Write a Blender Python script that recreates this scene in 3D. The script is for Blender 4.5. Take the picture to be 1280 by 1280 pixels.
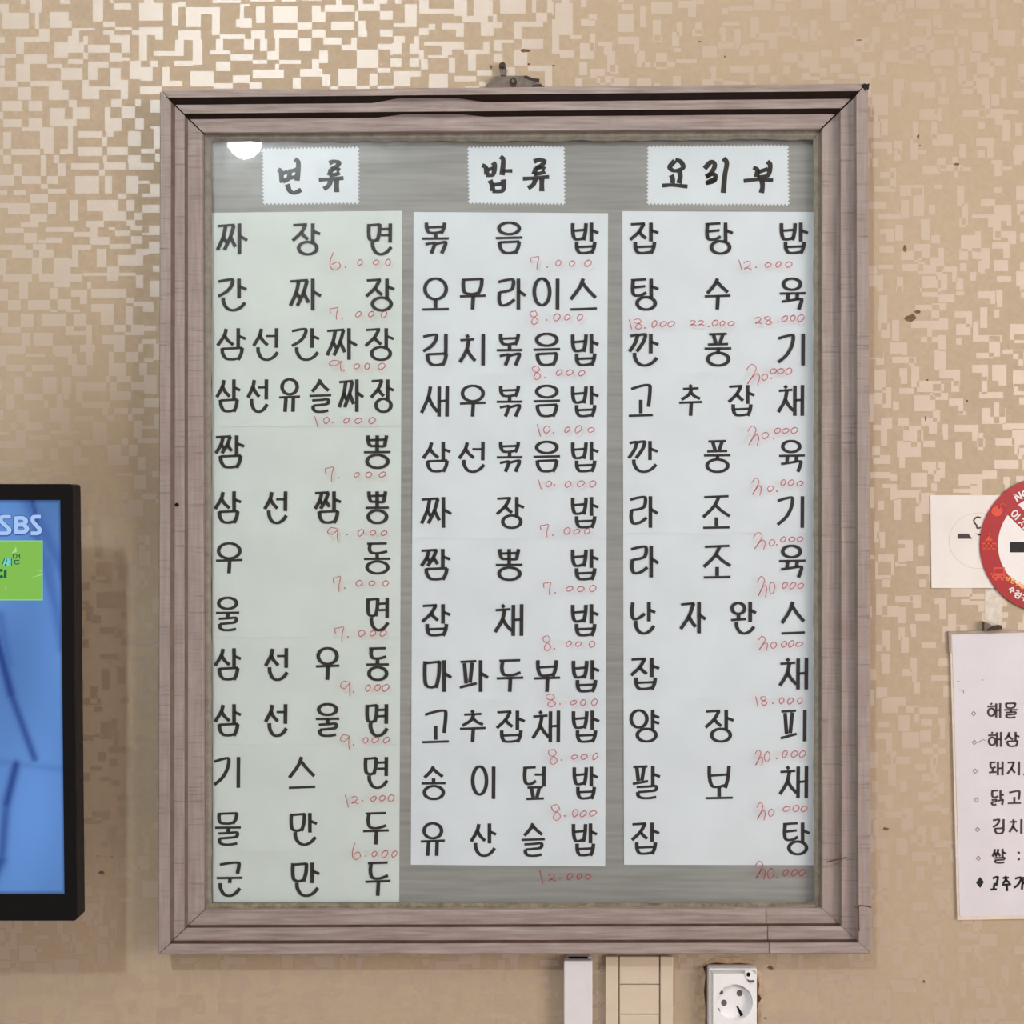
import bpy, bmesh, math, random
import numpy as np
from mathutils import Vector

# ------------------------------------------------------------------ reset
for o in list(bpy.data.objects):
    bpy.data.objects.remove(o, do_unlink=True)
scene = bpy.context.scene
COL = scene.collection
random.seed(7)

def lin(r, g, b, a=1.0):
    f = lambda c: (c / 255 / 12.92) if c / 255 <= 0.04045 else ((c / 255 + 0.055) / 1.055) ** 2.4
    return (f(r), f(g), f(b), a)

# ------------------------------------------------------------------ camera, light, exposure
D = 1.385                                   # camera to wall, metres; 1 px of the 1280 frame = 1 mm on the wall
cam_d = bpy.data.cameras.new('camera'); cam = bpy.data.objects.new('camera', cam_d); COL.objects.link(cam)
cam.location = (0, -D, 0); cam.rotation_euler = (math.pi / 2, 0, 0)
cam_d.sensor_width = 36; cam_d.sensor_fit = 'HORIZONTAL'; cam_d.lens = 36 * D / 1.28; cam_d.clip_start = 0.01
scene.camera = cam

world = bpy.data.worlds.new('world'); scene.world = world; world.use_nodes = True
bg = world.node_tree.nodes['Background']
bg.inputs[0].default_value = (1.0, 0.83, 0.765, 1); bg.inputs[1].default_value = 0.51

# added soft warm fill, an unseen source far to the right behind the viewer
al = bpy.data.lights.new('right_soft_fill', 'AREA'); al.shape = 'RECTANGLE'; al.size = 1.6; al.size_y = 1.6
al.energy = 118; al.color = (1.0, 0.88, 0.81)
alo = bpy.data.objects.new('right_soft_fill', al); COL.objects.link(alo)
alo.location = (3.05, -2.4, 0.25)
alo.rotation_euler = (Vector((0.45, 0, -0.6)) - Vector(alo.location)).to_track_quat('-Z', 'Y').to_euler()

LAMP = Vector((-0.642, -1.30, 0.890)); LAMP_R = 0.039; LAMP_STRENGTH = 130; LAMP_COL = (0.90, 0.98, 1.0, 1)
FILL_LAMP = Vector((-0.75, -2.40, 1.60)); FILL_LAMP_R = 0.06; FILL_LAMP_STRENGTH = 930  # fill lamp added out of view to brighten the lower left wall

vs = scene.view_settings
scene.display_settings.display_device = 'sRGB'
vs.view_transform = 'Standard'; vs.look = 'None'; vs.gamma = 1; vs.use_curve_mapping = False; vs.exposure = -0.15

# ------------------------------------------------------------------ helpers
WPOS = {}
def P(px, py, d):
    s = (D - d) / D
    return Vector(((px - 640) / 1000 * s, -d, (640 - py) / 1000 * s))

def mesh(name, verts, faces, mats, parent=None, fmat=None, smooth=False):
    verts = [Vector(v) for v in verts]
    lo = Vector([min(v[i] for v in verts) for i in range(3)]); hi = Vector([max(v[i] for v in verts) for i in range(3)])
    c = (lo + hi) / 2
    me = bpy.data.meshes.new(name)
    me.from_pydata([tuple(v - c) for v in verts], [], faces)
    if not isinstance(mats, (list, tuple)): mats = [mats]
    for m in mats: me.materials.append(m)
    if fmat is not None: me.polygons.foreach_set('material_index', fmat)
    if smooth: me.polygons.foreach_set('use_smooth', [True] * len(me.polygons))
    me.update()
    o = bpy.data.objects.new(name, me); COL.objects.link(o)
    WPOS[o] = c
    if parent is not None:
        o.parent = parent; o.location = c - WPOS[parent]
    else: o.location = c
    return o

def empty(name, loc):
    o = bpy.data.objects.new(name, None); COL.objects.link(o); o.location = loc; WPOS[o] = Vector(loc)
    o.empty_display_size = 0.05
    return o

def tag(o, label=None, cat=None, kind=None, group=None):
    if label: o['label'] = label
    if cat: o['category'] = cat
    if kind: o['kind'] = kind
    if group: o['group'] = group
    return o

def area2(pts):
    return sum(pts[i][0] * pts[(i + 1) % len(pts)][2] - pts[(i + 1) % len(pts)][0] * pts[i][2] for i in range(len(pts)))

def prism_real(front, depth):
    """front: list of Vector on a near-vertical plane facing -y; extruded back by depth (towards the wall)."""
    f = list(front)
    if area2(f) < 0: f.reverse()          # counter-clockwise seen from -y
    n = len(f)
    V = f + [p + Vector((0, depth, 0)) for p in f]
    F = [tuple(range(n)), tuple(range(2 * n - 1, n - 1, -1))]
    for i in range(n):
        j = (i + 1) % n
        F.append((j, i, n + i, n + j))
    return V, F

def prism(pxs, z0, z1):
    return prism_real([P(x, y, z1) for x, y in pxs], z1 - z0)

def join(parts):
    V, F = [], []
    for v, f in parts:
        b = len(V); V += list(v); F += [tuple(i + b for i in q) for q in f]
    return V, F

def bevel_obj(o, w, seg=2, angle=40):
    m = o.modifiers.new('bevel', 'BEVEL'); m.width = w; m.segments = seg; m.limit_method = 'ANGLE'; m.angle_limit = math.radians(angle)

def box_real(x0, x1, z0, z1, d0, d1):
    return prism_real([Vector((x0, -d1, z0)), Vector((x1, -d1, z0)), Vector((x1, -d1, z1)), Vector((x0, -d1, z1))], d1 - d0)

# ------------------------------------------------------------------ materials
def mat(name):
    m = bpy.data.materials.new(name); m.use_nodes = True
    nt = m.node_tree; return m, nt, nt.nodes['Principled BSDF']

def node(nt, t, **kw):
    n = nt.nodes.new(t)
    for k, v in kw.items(): setattr(n, k, v)
    return n

def noise(nt, scale, stretch=(1, 1, 1), detail=4, rough=0.55, coord='Object'):
    tc = node(nt, 'ShaderNodeTexCoord'); mp = node(nt, 'ShaderNodeMapping'); mp.inputs['Scale'].default_value = stretch
    n = node(nt, 'ShaderNodeTexNoise'); n.inputs['Scale'].default_value = scale; n.inputs['Detail'].default_value = detail
    n.inputs['Roughness'].default_value = rough
    nt.links.new(tc.outputs[coord], mp.inputs[0]); nt.links.new(mp.outputs[0], n.inputs['Vector'])
    return n.outputs['Fac']

def ramp(nt, fac, stops):
    r = node(nt, 'ShaderNodeValToRGB')
    while len(r.color_ramp.elements) < len(stops): r.color_ramp.elements.new(0.5)
    for e, (p, c) in zip(r.color_ramp.elements, stops): e.position = p; e.color = c
    nt.links.new(fac, r.inputs[0]); return r.outputs[0]

def mixc(nt, a, b, fac, mode='MIX'):
    m = node(nt, 'ShaderNodeMix', data_type='RGBA', blend_type=mode)
    for sock, v in ((m.inputs[0], fac), (m.inputs[6], a), (m.inputs[7], b)):
        if hasattr(v, 'is_output'): nt.links.new(v, sock)
        else: sock.default_value = v
    return m.outputs[2]

def bump(nt, bsdf, h, strength=0.2, dist=0.001):
    b = node(nt, 'ShaderNodeBump'); b.inputs['Strength'].default_value = strength; b.inputs['Distance'].default_value = dist
    nt.links.new(h, b.inputs['Height']); nt.links.new(b.outputs[0], bsdf.inputs['Normal'])

def plain(name, c, rough=0.6, spec=0.3, var=0.06, scale=60, metallic=0):
    m, nt, b = mat(name)
    f = noise(nt, scale)
    d = tuple(max(0, x * (1 - var)) for x in c[:3]) + (1,); l = tuple(min(1, x * (1 + var)) for x in c[:3]) + (1,)
    nt.links.new(ramp(nt, f, [(0.3, d), (0.7, l)]), b.inputs['Base Color'])
    b.inputs['Roughness'].default_value = rough; b.inputs['Specular IOR Level'].default_value = spec; b.inputs['Metallic'].default_value = metallic
    return m

def emit(name, c, s=1.0):
    m = bpy.data.materials.new(name); m.use_nodes = True; nt = m.node_tree
    nt.nodes.clear(); e = nt.nodes.new('ShaderNodeEmission'); o = nt.nodes.new('ShaderNodeOutputMaterial')
    e.inputs[0].default_value = c; e.inputs[1].default_value = s; nt.links.new(e.outputs[0], o.inputs[0])
    return m

# wallpaper ground
def wallpaper_ground():
    m, nt, b = mat('wallpaper_ground')
    f1 = noise(nt, 3.0, detail=3); f2 = noise(nt, 160, detail=3)
    c = ramp(nt, f1, [(0.3, (0.385, 0.31, 0.22, 1)), (0.7, (0.415, 0.335, 0.24, 1))])
    c = mixc(nt, c, ramp(nt, f2, [(0.3, (0.95, 0.95, 0.95, 1)), (0.7, (1.03, 1.03, 1.03, 1))]), 1.0, 'MULTIPLY')
    nt.links.new(c, b.inputs['Base Color']); b.inputs['Roughness'].default_value = 0.8; b.inputs['Specular IOR Level'].default_value = 0.12
    bump(nt, b, f2, 0.15, 0.0006)
    return m

def wallpaper_pearl():
    m, nt, b = mat('wallpaper_pearl_ink')
    f1 = noise(nt, 3.0, detail=3); f2 = noise(nt, 300, detail=2)
    c = ramp(nt, f1, [(0.3, (0.345, 0.26, 0.17, 1)), (0.7, (0.37, 0.28, 0.19, 1))])
    nt.links.new(c, b.inputs['Base Color']); b.inputs['Roughness'].default_value = 0.75; b.inputs['Specular IOR Level'].default_value = 0.1
    # pearlescent sheen: a broad mirror-like lobe of the ink
    g = node(nt, 'ShaderNodeBsdfGlossy'); g.inputs['Color'].default_value = (0.93, 0.93, 0.93, 1); g.inputs['Roughness'].default_value = 0.47
    tc = node(nt, 'ShaderNodeTexCoord'); mp = node(nt, 'ShaderNodeMapping'); mp.inputs['Rotation'].default_value = (0, math.radians(45), 0)
    nt.links.new(tc.outputs['Object'], mp.inputs[0])
    w = node(nt, 'ShaderNodeTexWave'); w.inputs['Scale'].default_value = 130; w.inputs['Distortion'].default_value = 1.5
    nt.links.new(mp.outputs[0], w.inputs['Vector'])
    bp = node(nt, 'ShaderNodeBump'); bp.inputs['Strength'].default_value = 0.12; bp.inputs['Distance'].default_value = 0.0004
    nt.links.new(w.outputs['Fac'], bp.inputs['Height']); nt.links.new(bp.outputs[0], g.inputs['Normal'])
    mx = node(nt, 'ShaderNodeMixShader'); mx.inputs[0].default_value = 0.18
    nt.links.new(b.outputs[0], mx.inputs[1]); nt.links.new(g.outputs[0], mx.inputs[2])
    nt.links.new(mx.outputs[0], nt.nodes['Material Output'].inputs[0])
    return m

def wood(name, axis, tint=(1, 1, 1)):
    """weathered mauve-grey moulding; grain along axis, fine saw marks across it."""
    m, nt, b = mat(name)
    along = (0.06, 1, 1) if axis == 'x' else (1, 1, 0.06)
    across = (1, 0.2, 0.02) if axis == 'x' else (0.05, 0.2, 1)
    g = noise(nt, 260, along, 5); s = noise(nt, 330, across, 3); blot = noise(nt, 18, (1, 1, 1), 4)
    v = 1 if axis == 'z' else 0
    T = lambda r, g_, b_: tuple(x * t for x, t in zip(lin(r, g_, b_)[:3], tint)) + (1,)
    c = ramp(nt, g, [(0.25, T(124 + 12 * v, 112 + 12 * v, 107 + 12 * v)), (0.5, T(144, 133, 129)), (0.78, T(167 - 10 * v, 157 - 10 * v, 152 - 10 * v))])
    c = mixc(nt, c, ramp(nt, s, [(0.27, (0.6, 0.58, 0.57, 1)), (0.43, (1, 1, 1, 1)), (0.6, (1.0, 1, 1, 1)), (0.75, (1.22, 1.2, 1.2, 1))]), 0.8 if axis == 'z' else 0.1, 'MULTIPLY')
    c = mixc(nt, c, ramp(nt, blot, [(0.28, (0.78, 0.75, 0.73, 1)), (0.5, (1, 1, 1, 1))]), 0.6, 'MULTIPLY')
    nt.links.new(c, b.inputs['Base Color']); b.inputs['Roughness'].default_value = 0.72; b.inputs['Specular IOR Level'].default_value = 0.2
    bump(nt, b, g, 0.25, 0.0008)
    return m

def backing():
    m, nt, b = mat('backing_board_grey_grain')
    g = noise(nt, 170, (0.05, 1, 1), 5); blot = noise(nt, 6, (0.5, 1, 1), 3)
    c = ramp(nt, g, [(0.25, lin(134, 133, 134)), (0.55, lin(150, 149, 150)), (0.8, lin(161, 160, 161))])
    c = mixc(nt, c, ramp(nt, blot, [(0.3, (0.86, 0.86, 0.85, 1)), (0.6, (1, 1, 1, 1))]), 1.0, 'MULTIPLY')
    nt.links.new(c, b.inputs['Base Color']); b.inputs['Roughness'].default_value = 0.6; b.inputs['Specular IOR Level'].default_value = 0.25
    return m

def paper(name, c, var=0.03):
    m, nt, b = mat(name)
    f = noise(nt, 14, detail=4); f2 = noise(nt, 9, (0.4, 1, 1), 3)
    d = tuple(x * (1 - var * 1.6) for x in c[:3]) + (1,); l = tuple(min(1, x * (1 + var)) for x in c[:3]) + (1,)
    nt.links.new(ramp(nt, f, [(0.3, d), (0.65, l)]), b.inputs['Base Color'])
    b.inputs['Roughness'].default_value = 0.75; b.inputs['Specular IOR Level'].default_value = 0.15
    bump(nt, b, f2, 0.25, 0.004)
    return m

def glass_mat():
    m = bpy.data.materials.new('old_window_glass'); m.use_nodes = True; nt = m.node_tree; nt.nodes.clear()
    out = nt.nodes.new('ShaderNodeOutputMaterial')
    tr = nt.nodes.new('ShaderNodeBsdfTransparent'); tr.inputs[0].default_value = (0.955, 0.972, 0.962, 1)
    g = nt.nodes.new('ShaderNodeBsdfGlossy'); g.inputs['Roughness'].default_value = 0.03
    fr = nt.nodes.new('ShaderNodeFresnel'); fr.inputs[0].default_value = 1.45
    m1 = nt.nodes.new('ShaderNodeMixShader')
    ge = nt.nodes.new('ShaderNodeNewGeometry'); inv = node(nt, 'ShaderNodeMath', operation='SUBTRACT'); inv.inputs[0].default_value = 1
    mu = node(nt, 'ShaderNodeMath', operation='MULTIPLY'); nt.links.new(ge.outputs['Backfacing'], inv.inputs[1])
    nt.links.new(fr.outputs[0], mu.inputs[0]); nt.links.new(inv.outputs[0], mu.inputs[1])
    nt.links.new(mu.outputs[0], m1.inputs[0]); nt.links.new(tr.outputs[0], m1.inputs[1]); nt.links.new(g.outputs[0], m1.inputs[2])
    film = nt.nodes.new('ShaderNodeBsdfGlossy'); film.inputs['Roughness'].default_value = 0.26
    f = noise(nt, 45, detail=6, rough=0.7)
    w = ramp(nt, f, [(0.3, (0.006, 0.006, 0.006, 1)), (0.7, (0.022, 0.022, 0.022, 1))])
    m2 = nt.nodes.new('ShaderNodeMixShader')
    nt.links.new(w, m2.inputs[0]); nt.links.new(m1.outputs[0], m2.inputs[1]); nt.links.new(film.outputs[0], m2.inputs[2])
    nt.links.new(m2.outputs[0], out.inputs[0])
    return m

def clear_film(name, opacity, c):
    m = bpy.data.materials.new(name); m.use_nodes = True; nt = m.node_tree; nt.nodes.clear()
    out = nt.nodes.new('ShaderNodeOutputMaterial')
    tr = nt.nodes.new('ShaderNodeBsdfTransparent'); p = nt.nodes.new('ShaderNodeBsdfPrincipled')
    p.inputs['Base Color'].default_value = c; p.inputs['Roughness'].default_value = 0.35
    f = noise(nt, 120, detail=4); w = ramp(nt, f, [(0.3, (opacity * 0.5,) * 3 + (1,)), (0.7, (min(1, opacity * 1.4),) * 3 + (1,))])
    mx = nt.nodes.new('ShaderNodeMixShader'); nt.links.new(w, mx.inputs[0]); nt.links.new(tr.outputs[0], mx.inputs[1]); nt.links.new(p.outputs[0], mx.inputs[2])
    nt.links.new(mx.outputs[0], out.inputs[0]); return m

def bead_mat(name, c1, c2, rough, spec):
    m, nt, b = mat(name)
    f = noise(nt, 60, detail=6, rough=0.7)
    nt.links.new(ramp(nt, f, [(0.3, c1), (0.6, c2)]), b.inputs['Base Color'])
    b.inputs['Roughness'].default_value = rough; b.inputs['Specular IOR Level'].default_value = spec
    bump(nt, b, f, 0.4, 0.002); return m

def marker():
    m = bpy.data.materials.new('translucent_red_marker'); m.use_nodes = True; nt = m.node_tree; nt.nodes.clear()
    out = nt.nodes.new('ShaderNodeOutputMaterial'); tr = nt.nodes.new('ShaderNodeBsdfTransparent'); p = nt.nodes.new('ShaderNodeBsdfDiffuse')
    nt.links.new(ramp(nt, noise(nt, 350), [(0.3, (0.62, 0.20, 0.22, 1)), (0.7, (0.80, 0.40, 0.42, 1))]), tr.inputs[0])
    p.inputs[0].default_value = lin(196, 84, 92)
    mx = nt.nodes.new('ShaderNodeMixShader'); mx.inputs[0].default_value = 0.3
    nt.links.new(tr.outputs[0], mx.inputs[1]); nt.links.new(p.outputs[0], mx.inputs[2]); nt.links.new(mx.outputs[0], out.inputs[0]); return m

M = {}
M['ground'] = wallpaper_ground(); M['pearl'] = wallpaper_pearl()
M['wood_x'] = wood('moulding_wood_horizontal', 'x'); M['wood_z'] = wood('moulding_wood_vertical', 'z')
M['riser_dark'] = plain('riser_shade_and_knot_dark', lin(32, 20, 17), 0.7, 0.2, 0.2)  # shade under the top rail's steps put into their colour; knot too
M['riser_brown'] = plain('shaded_riser_brown', lin(108, 94, 88), 0.7, 0.2, 0.15)  # left rail's step faces: shaded wood painted as a darker brown
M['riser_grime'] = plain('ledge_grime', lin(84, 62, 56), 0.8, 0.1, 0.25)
M['backing'] = backing(); M['glass'] = glass_mat()
M['bead'] = bead_mat('dirty_putty', lin(98, 93, 84), lin(126, 121, 112), 0.6, 0.3)
M['bead_dark'] = bead_mat('dirty_putty_dark', lin(76, 68, 50), lin(132, 125, 108), 0.6, 0.3)
M['silicone'] = bead_mat('clear_silicone', lin(118, 112, 98), lin(146, 140, 124), 0.18, 0.7)
M['paper_green'] = paper('aged_paper', lin(206, 214, 215)); M['paper_blue'] = paper('white_paper', lin(214, 220, 231))
M['ink'] = plain('black_print', lin(32, 33, 36), 0.6, 0.2, 0.15, 300)
M['ink_bold'] = plain('black_brush_ink', lin(38, 38, 40), 0.6, 0.2, 0.15, 300)
M['red'] = marker()
M['metal_dark'] = plain('tarnished_metal', lin(98, 88, 80), 0.55, 0.4, 0.25, 200, 0.3)
M['metal_black'] = plain('rusty_dark_metal', lin(46, 36, 30), 0.6, 0.3, 0.25, 200)
M['bezel'] = plain('black_gloss_plastic', lin(9, 8, 11), 0.35, 0.2, 0.05)
M['bezel_side'] = plain('black_matt_plastic', lin(26, 22, 22), 0.5, 0.25, 0.05)
M['white_plastic'] = plain('white_plastic', lin(206, 204, 209), 0.4, 0.4, 0.03)
M['socket_plastic'] = plain('socket_plastic', lin(222, 224, 226), 0.28, 0.5, 0.03)
M['hole'] = plain('dark_hole', lin(22, 18, 18), 0.8, 0.1)
M['pin_hole'] = plain('pin_hole_grey', lin(92, 86, 88), 0.7, 0.2)
M['cream'] = plain('cream_paint', lin(196, 183, 164), 0.6, 0.25, 0.05, 30)
M['grime'] = plain('brown_grime', lin(74, 52, 40), 0.85, 0.1, 0.45, 120)
M['grime_light'] = plain('light_brown_grime', lin(172, 150, 126), 0.85, 0.1, 0.25, 120)
M['speck'] = plain('dark_speck', lin(104, 86, 66), 0.85, 0.1, 0.35, 200)
M['sheet_grey'] = paper('notice_paper', lin(200, 198, 204)); M['sheet_white'] = paper('sign_paper', lin(212, 208, 205))
M['sheet_edge'] = plain('laminate_edge', lin(150, 136, 126), 0.5, 0.3, 0.2)
M['laminate'] = plain('laminate_border', lin(206, 192, 180), 0.4, 0.4, 0.06)
M['notice_ink'] = plain('grey_black_print', lin(66, 58, 60), 0.6, 0.2)
M['bullet'] = plain('grey_print', lin(120, 108, 108), 0.6, 0.2)
M['sign_red'] = plain('sign_red', lin(152, 26, 32), 0.4, 0.35, 0.05)
M['sign_white'] = plain('sign_white', lin(214, 212, 212), 0.4, 0.35, 0.02)
M['sign_orange'] = plain('sign_orange', lin(196, 66, 46), 0.4, 0.35, 0.03)
M['sign_yellow'] = plain('sign_yellow', lin(226, 160, 70), 0.4, 0.35, 0.03)
M['tape'] = clear_film('old_clear_tape', 0.45, lin(232, 226, 216))
M['ceiling'] = plain('ceiling_paint', lin(225, 218, 208), 0.8, 0.1, 0.02, 5)

# ------------------------------------------------------------------ wall, ceiling
wall = mesh('wall_back', *box_real(-1.7, 1.7, -1.5, 2.05, -0.08, 0), M['ground']); tag(wall, 'tan patterned wallpaper wall', None, 'structure')
ceil = mesh('ceiling', *box_real(-1.7, 1.7, 2.05, 2.13, -0.08, 3.4), M['ceiling']); tag(ceil, 'pale ceiling', None, 'structure')

# wallpaper print: small cream rectangles and meanders, read off the wall where they show and continued beyond
CELL = 1
GX0, GY0, GX1, GY1 = -460, -300, 1740, 1500
grid = np.zeros(((GY1 - GY0) // CELL, (GX1 - GX0) // CELL), bool)
def cells(x0, y0, x1, y1):
    f = lambda v, o: int(round((v - o) / CELL))
    return slice(max(0, f(y0, GY0)), max(0, f(y1, GY0))), slice(max(0, f(x0, GX0)), max(0, f(x1, GX0)))
rng = random.Random(3)
for gy in range(GY0 - 20, GY1 + 20, 19):
    for gx in range(GX0 - 20, GX1 + 20, 25):
        if rng.random() < 0.12: continue
        w = rng.choice([8, 10, 14, 18, 22, 26, 30]); h = rng.choice([5, 7, 8, 9, 11, 14, 20])
        if rng.random() < 0.3: w, h = max(7, h), min(26, w)
        x = gx + rng.uniform(-9, 9); y = gy + rng.uniform(-7, 7)
        c = cells(x, y, x + w, y + h); grid[c] = ~grid[c]
        if rng.random() < 0.35:
            ww = rng.choice([6, 8, 10]); hh = rng.choice([16, 20, 26])
            c = cells(x + w - ww, y, x + w, y + hh); grid[c] = True

RA = [(0,20,45,62),(12,62,143,143),(105,0,130,20),(147,0,210,62),(175,62,195,143),(248,60,345,140),(345,105,362,140),(300,0,350,20),(465,0,515,108),(550,0,570,15),(570,15,658,48),(515,108,578,137),(695,15,815,103),(720,0,770,15),(860,15,892,130),(890,10,930,35),(930,35,1003,138),(1003,35,1100,70),(1060,70,1100,175),(1062,0,1205,18),(1195,30,1222,95),(1180,95,1258,138),(1220,0,1240,40),
(195,143,248,210),(80,185,195,212),(80,212,122,270),(0,185,22,215),(358,140,395,215),(395,140,475,153),(340,180,358,215),(270,212,420,262),(270,262,340,287),(418,180,438,222),(438,222,548,262),(418,262,438,295),(340,295,418,318),(515,153,572,177),(575,137,660,152),(548,177,650,215),(610,215,650,262),(548,262,612,308),(612,290,648,305),(660,150,695,175),(695,137,815,175),(775,175,815,200),(695,175,737,303),(770,255,920,282),(875,200,920,255),(892,153,1003,200),(965,200,1013,325),(870,305,965,333),(1100,172,1222,197),(1078,197,1115,252),(1048,252,1150,272),(1222,195,1270,248),(1258,150,1280,195),(1150,270,1262,305),(1078,308,1150,357),
(0,273,80,290),(0,290,22,330),(122,272,235,320),(235,320,312,340),(80,320,150,408),(0,405,90,435),(0,340,22,405),(150,405,245,432),(90,435,155,500),(245,405,310,500),(310,450,343,500),(305,340,412,400),(440,308,545,340),(440,340,488,398),(412,400,443,495),(443,433,605,450),(443,450,495,495),(550,340,605,433),(605,398,640,495),(648,305,702,397),(702,335,765,405),(750,305,787,335),(812,335,848,430),(848,405,910,430),(700,433,810,470),(952,357,1068,430),(1068,418,1165,445),(1165,375,1248,415),(1250,415,1280,445),(1268,350,1280,390),
(12,503,110,557),(143,503,212,557),(0,560,15,595),(15,595,107,635),(143,592,213,635),(107,635,213,657),(248,540,325,632),(343,500,383,535),(365,535,447,595),(325,595,385,632),(340,632,365,770),(555,495,608,535),(675,495,703,533),(608,533,675,590),(525,535,553,655),(553,592,610,655),(675,590,718,650),(752,500,800,563),(750,630,800,645),(770,645,800,745),
(15,660,57,742),(200,635,268,742),(57,742,200,775),(0,742,18,775),(220,742,268,770),(300,742,340,772),(18,775,57,820),(392,655,512,688),(532,655,567,685),(512,685,535,733),(392,735,512,780),(535,735,640,777),(515,777,537,815),(640,655,703,733),(705,745,775,767),(640,777,703,815),(645,815,768,848),(775,767,800,810),(357,817,497,850),(520,813,627,848),(205,775,232,882),(268,775,298,817),(290,817,330,882),(67,820,108,882),
(0,875,70,930),(108,882,203,922),(235,882,292,922),(203,922,238,945),(238,945,332,970),(68,950,130,975),(0,950,37,975),(497,850,523,882),(377,880,497,970),(523,880,560,970),(632,878,693,968),(693,905,748,922),(750,922,800,985),(713,968,750,985),(592,968,632,997),
(153,973,238,1015),(238,1013,280,1072),(0,1018,150,1038),(38,1038,150,1073),(153,1073,237,1110),(103,1110,190,1137),(22,1140,122,1163),(122,1163,183,1215),(348,1000,392,1103),(435,1000,590,1057),(515,1057,632,1103),(632,1000,673,1057),(713,1022,800,1062),(673,1062,713,1100),(632,1100,675,1130),(432,1103,520,1135),(450,1135,490,1220),(490,1183,548,1220),(545,1135,577,1150),(575,1152,652,1180),(652,1130,713,1150),(713,1165,745,1177),(745,1130,800,1177),(655,1180,713,1200),(228,1137,368,1160),(368,1160,450,1183),(228,1187,312,1200)]
RB = [(0,22,128,48),(60,48,165,90),(165,20,230,48),(195,48,268,88),(160,90,213,170),(268,90,350,235),(350,95,390,135),(362,25,455,48),(362,48,393,135),(0,92,32,175),(15,173,160,210),(98,210,140,298),(195,170,268,207),(350,168,412,207),(415,165,678,180),(535,133,595,165),(535,178,592,205),(678,178,715,242),(485,45,532,135),(588,75,715,130),(678,43,745,75),(745,10,800,68),(548,20,655,43),(655,0,712,20),(455,0,548,22),(190,0,310,18),(765,130,800,162),(752,203,800,283),
(0,243,38,302),(250,240,287,297),(357,248,435,285),(400,285,437,320),(437,207,457,245),(457,245,632,287),(632,287,668,315),(668,308,768,332),(717,332,768,360),(40,300,102,350),(140,300,252,347),(290,297,357,347),(252,347,290,362),(332,347,400,362),(458,320,567,362),(505,362,567,425),(628,332,665,425),(568,423,628,460),(657,423,718,475),(718,432,780,458),(625,460,657,475),(0,365,38,435),(10,435,105,463),(105,370,170,435),(208,370,327,430),(367,370,430,430),(330,432,367,477),(367,458,432,477),(432,425,460,525),(400,525,475,560),(432,560,463,622),(108,462,150,528),(170,462,262,527),(262,527,362,567),(0,530,128,567),(128,568,228,583),(275,568,340,583),(340,567,382,622),(0,570,32,630),(32,622,125,657),(160,622,268,657),(127,660,160,685),(362,622,437,682),(513,477,625,520),(570,520,625,560),(628,560,692,612),(692,520,717,558),(708,498,780,520),(768,520,800,600),(720,590,768,612),(542,560,570,680),(570,618,627,680),(695,615,735,675),(582,680,657,710),(530,680,550,712),(722,677,785,767),(657,710,722,752),(550,712,583,802),(583,757,657,802),(380,712,532,757),(380,757,412,808),(410,808,550,840),(722,790,800,835),(72,685,117,767),(215,685,283,767),(313,685,357,767),(0,690,12,745),(118,770,217,802),(33,770,73,847),(220,802,240,842),(285,770,317,842),(320,767,342,798),(250,842,347,907),(83,847,142,910),(0,850,18,900),(372,878,463,905),(512,842,540,875),(573,838,642,873),(660,838,722,870),(642,872,663,902),(537,877,573,902),(463,908,538,1000),(668,902,710,990),(710,930,800,945),(768,873,800,930),(52,910,85,948),(125,910,218,950),(305,907,347,950),(252,950,393,972),(80,950,128,1040),(145,975,252,1000),(0,960,50,975),(0,1005,80,1040),(293,1000,363,1035),(405,998,533,1022),(608,993,642,1022),(690,993,800,1018),(645,1022,688,1082),(537,1022,605,1080),(535,1080,643,1125),(688,1083,727,1152),(125,1043,215,1100),(250,1042,293,1100),(365,1030,405,1125),(405,1090,445,1125),(670,1175,727,1243),(758,1155,800,1185),(385,1185,467,1250),(150,1190,197,1220),(245,1160,360,1185),(580,1165,665,1180),(0,1105,125,1135),(160,1140,250,1160)]
RC = [(75,0,280,15),(0,30,75,50),(0,50,35,150),(0,150,95,222),(130,52,200,188),(265,50,458,185),(330,0,445,12),(500,0,650,8),(575,45,645,95),(575,95,683,180),(460,182,578,235),(268,238,460,305),(578,235,683,300),(280,305,312,410),(680,40,915,95),(765,0,815,40),(920,90,950,165),(728,170,918,243),(950,35,1118,88),(940,0,985,35),(1070,0,1175,35),(1118,88,1220,162),(948,168,1003,295),(1003,240,1018,295),(1118,238,1222,293),(1225,182,1280,217),(1240,0,1280,30),(0,275,35,315),(92,242,198,312),(35,312,117,395),(163,312,217,410),(218,410,312,477),(312,477,487,512),(105,482,218,515),(0,432,103,488),(283,512,315,558),(105,558,352,627),(0,600,80,662),(80,660,170,712),(475,305,567,407),(668,300,812,358),(812,358,933,405),(890,298,933,358),(635,405,705,508),(577,472,635,550),(482,550,660,612),(660,597,725,690),(425,622,485,708),(725,690,790,720),(790,548,933,690),(933,400,1105,543),(1100,353,1225,398),(1225,290,1280,440),(1203,398,1225,440),(1203,470,1280,540),(1100,543,1200,585),(1037,590,1103,685),(925,685,1037,720),(1103,685,1235,720),(1230,580,1280,690)]
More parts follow.
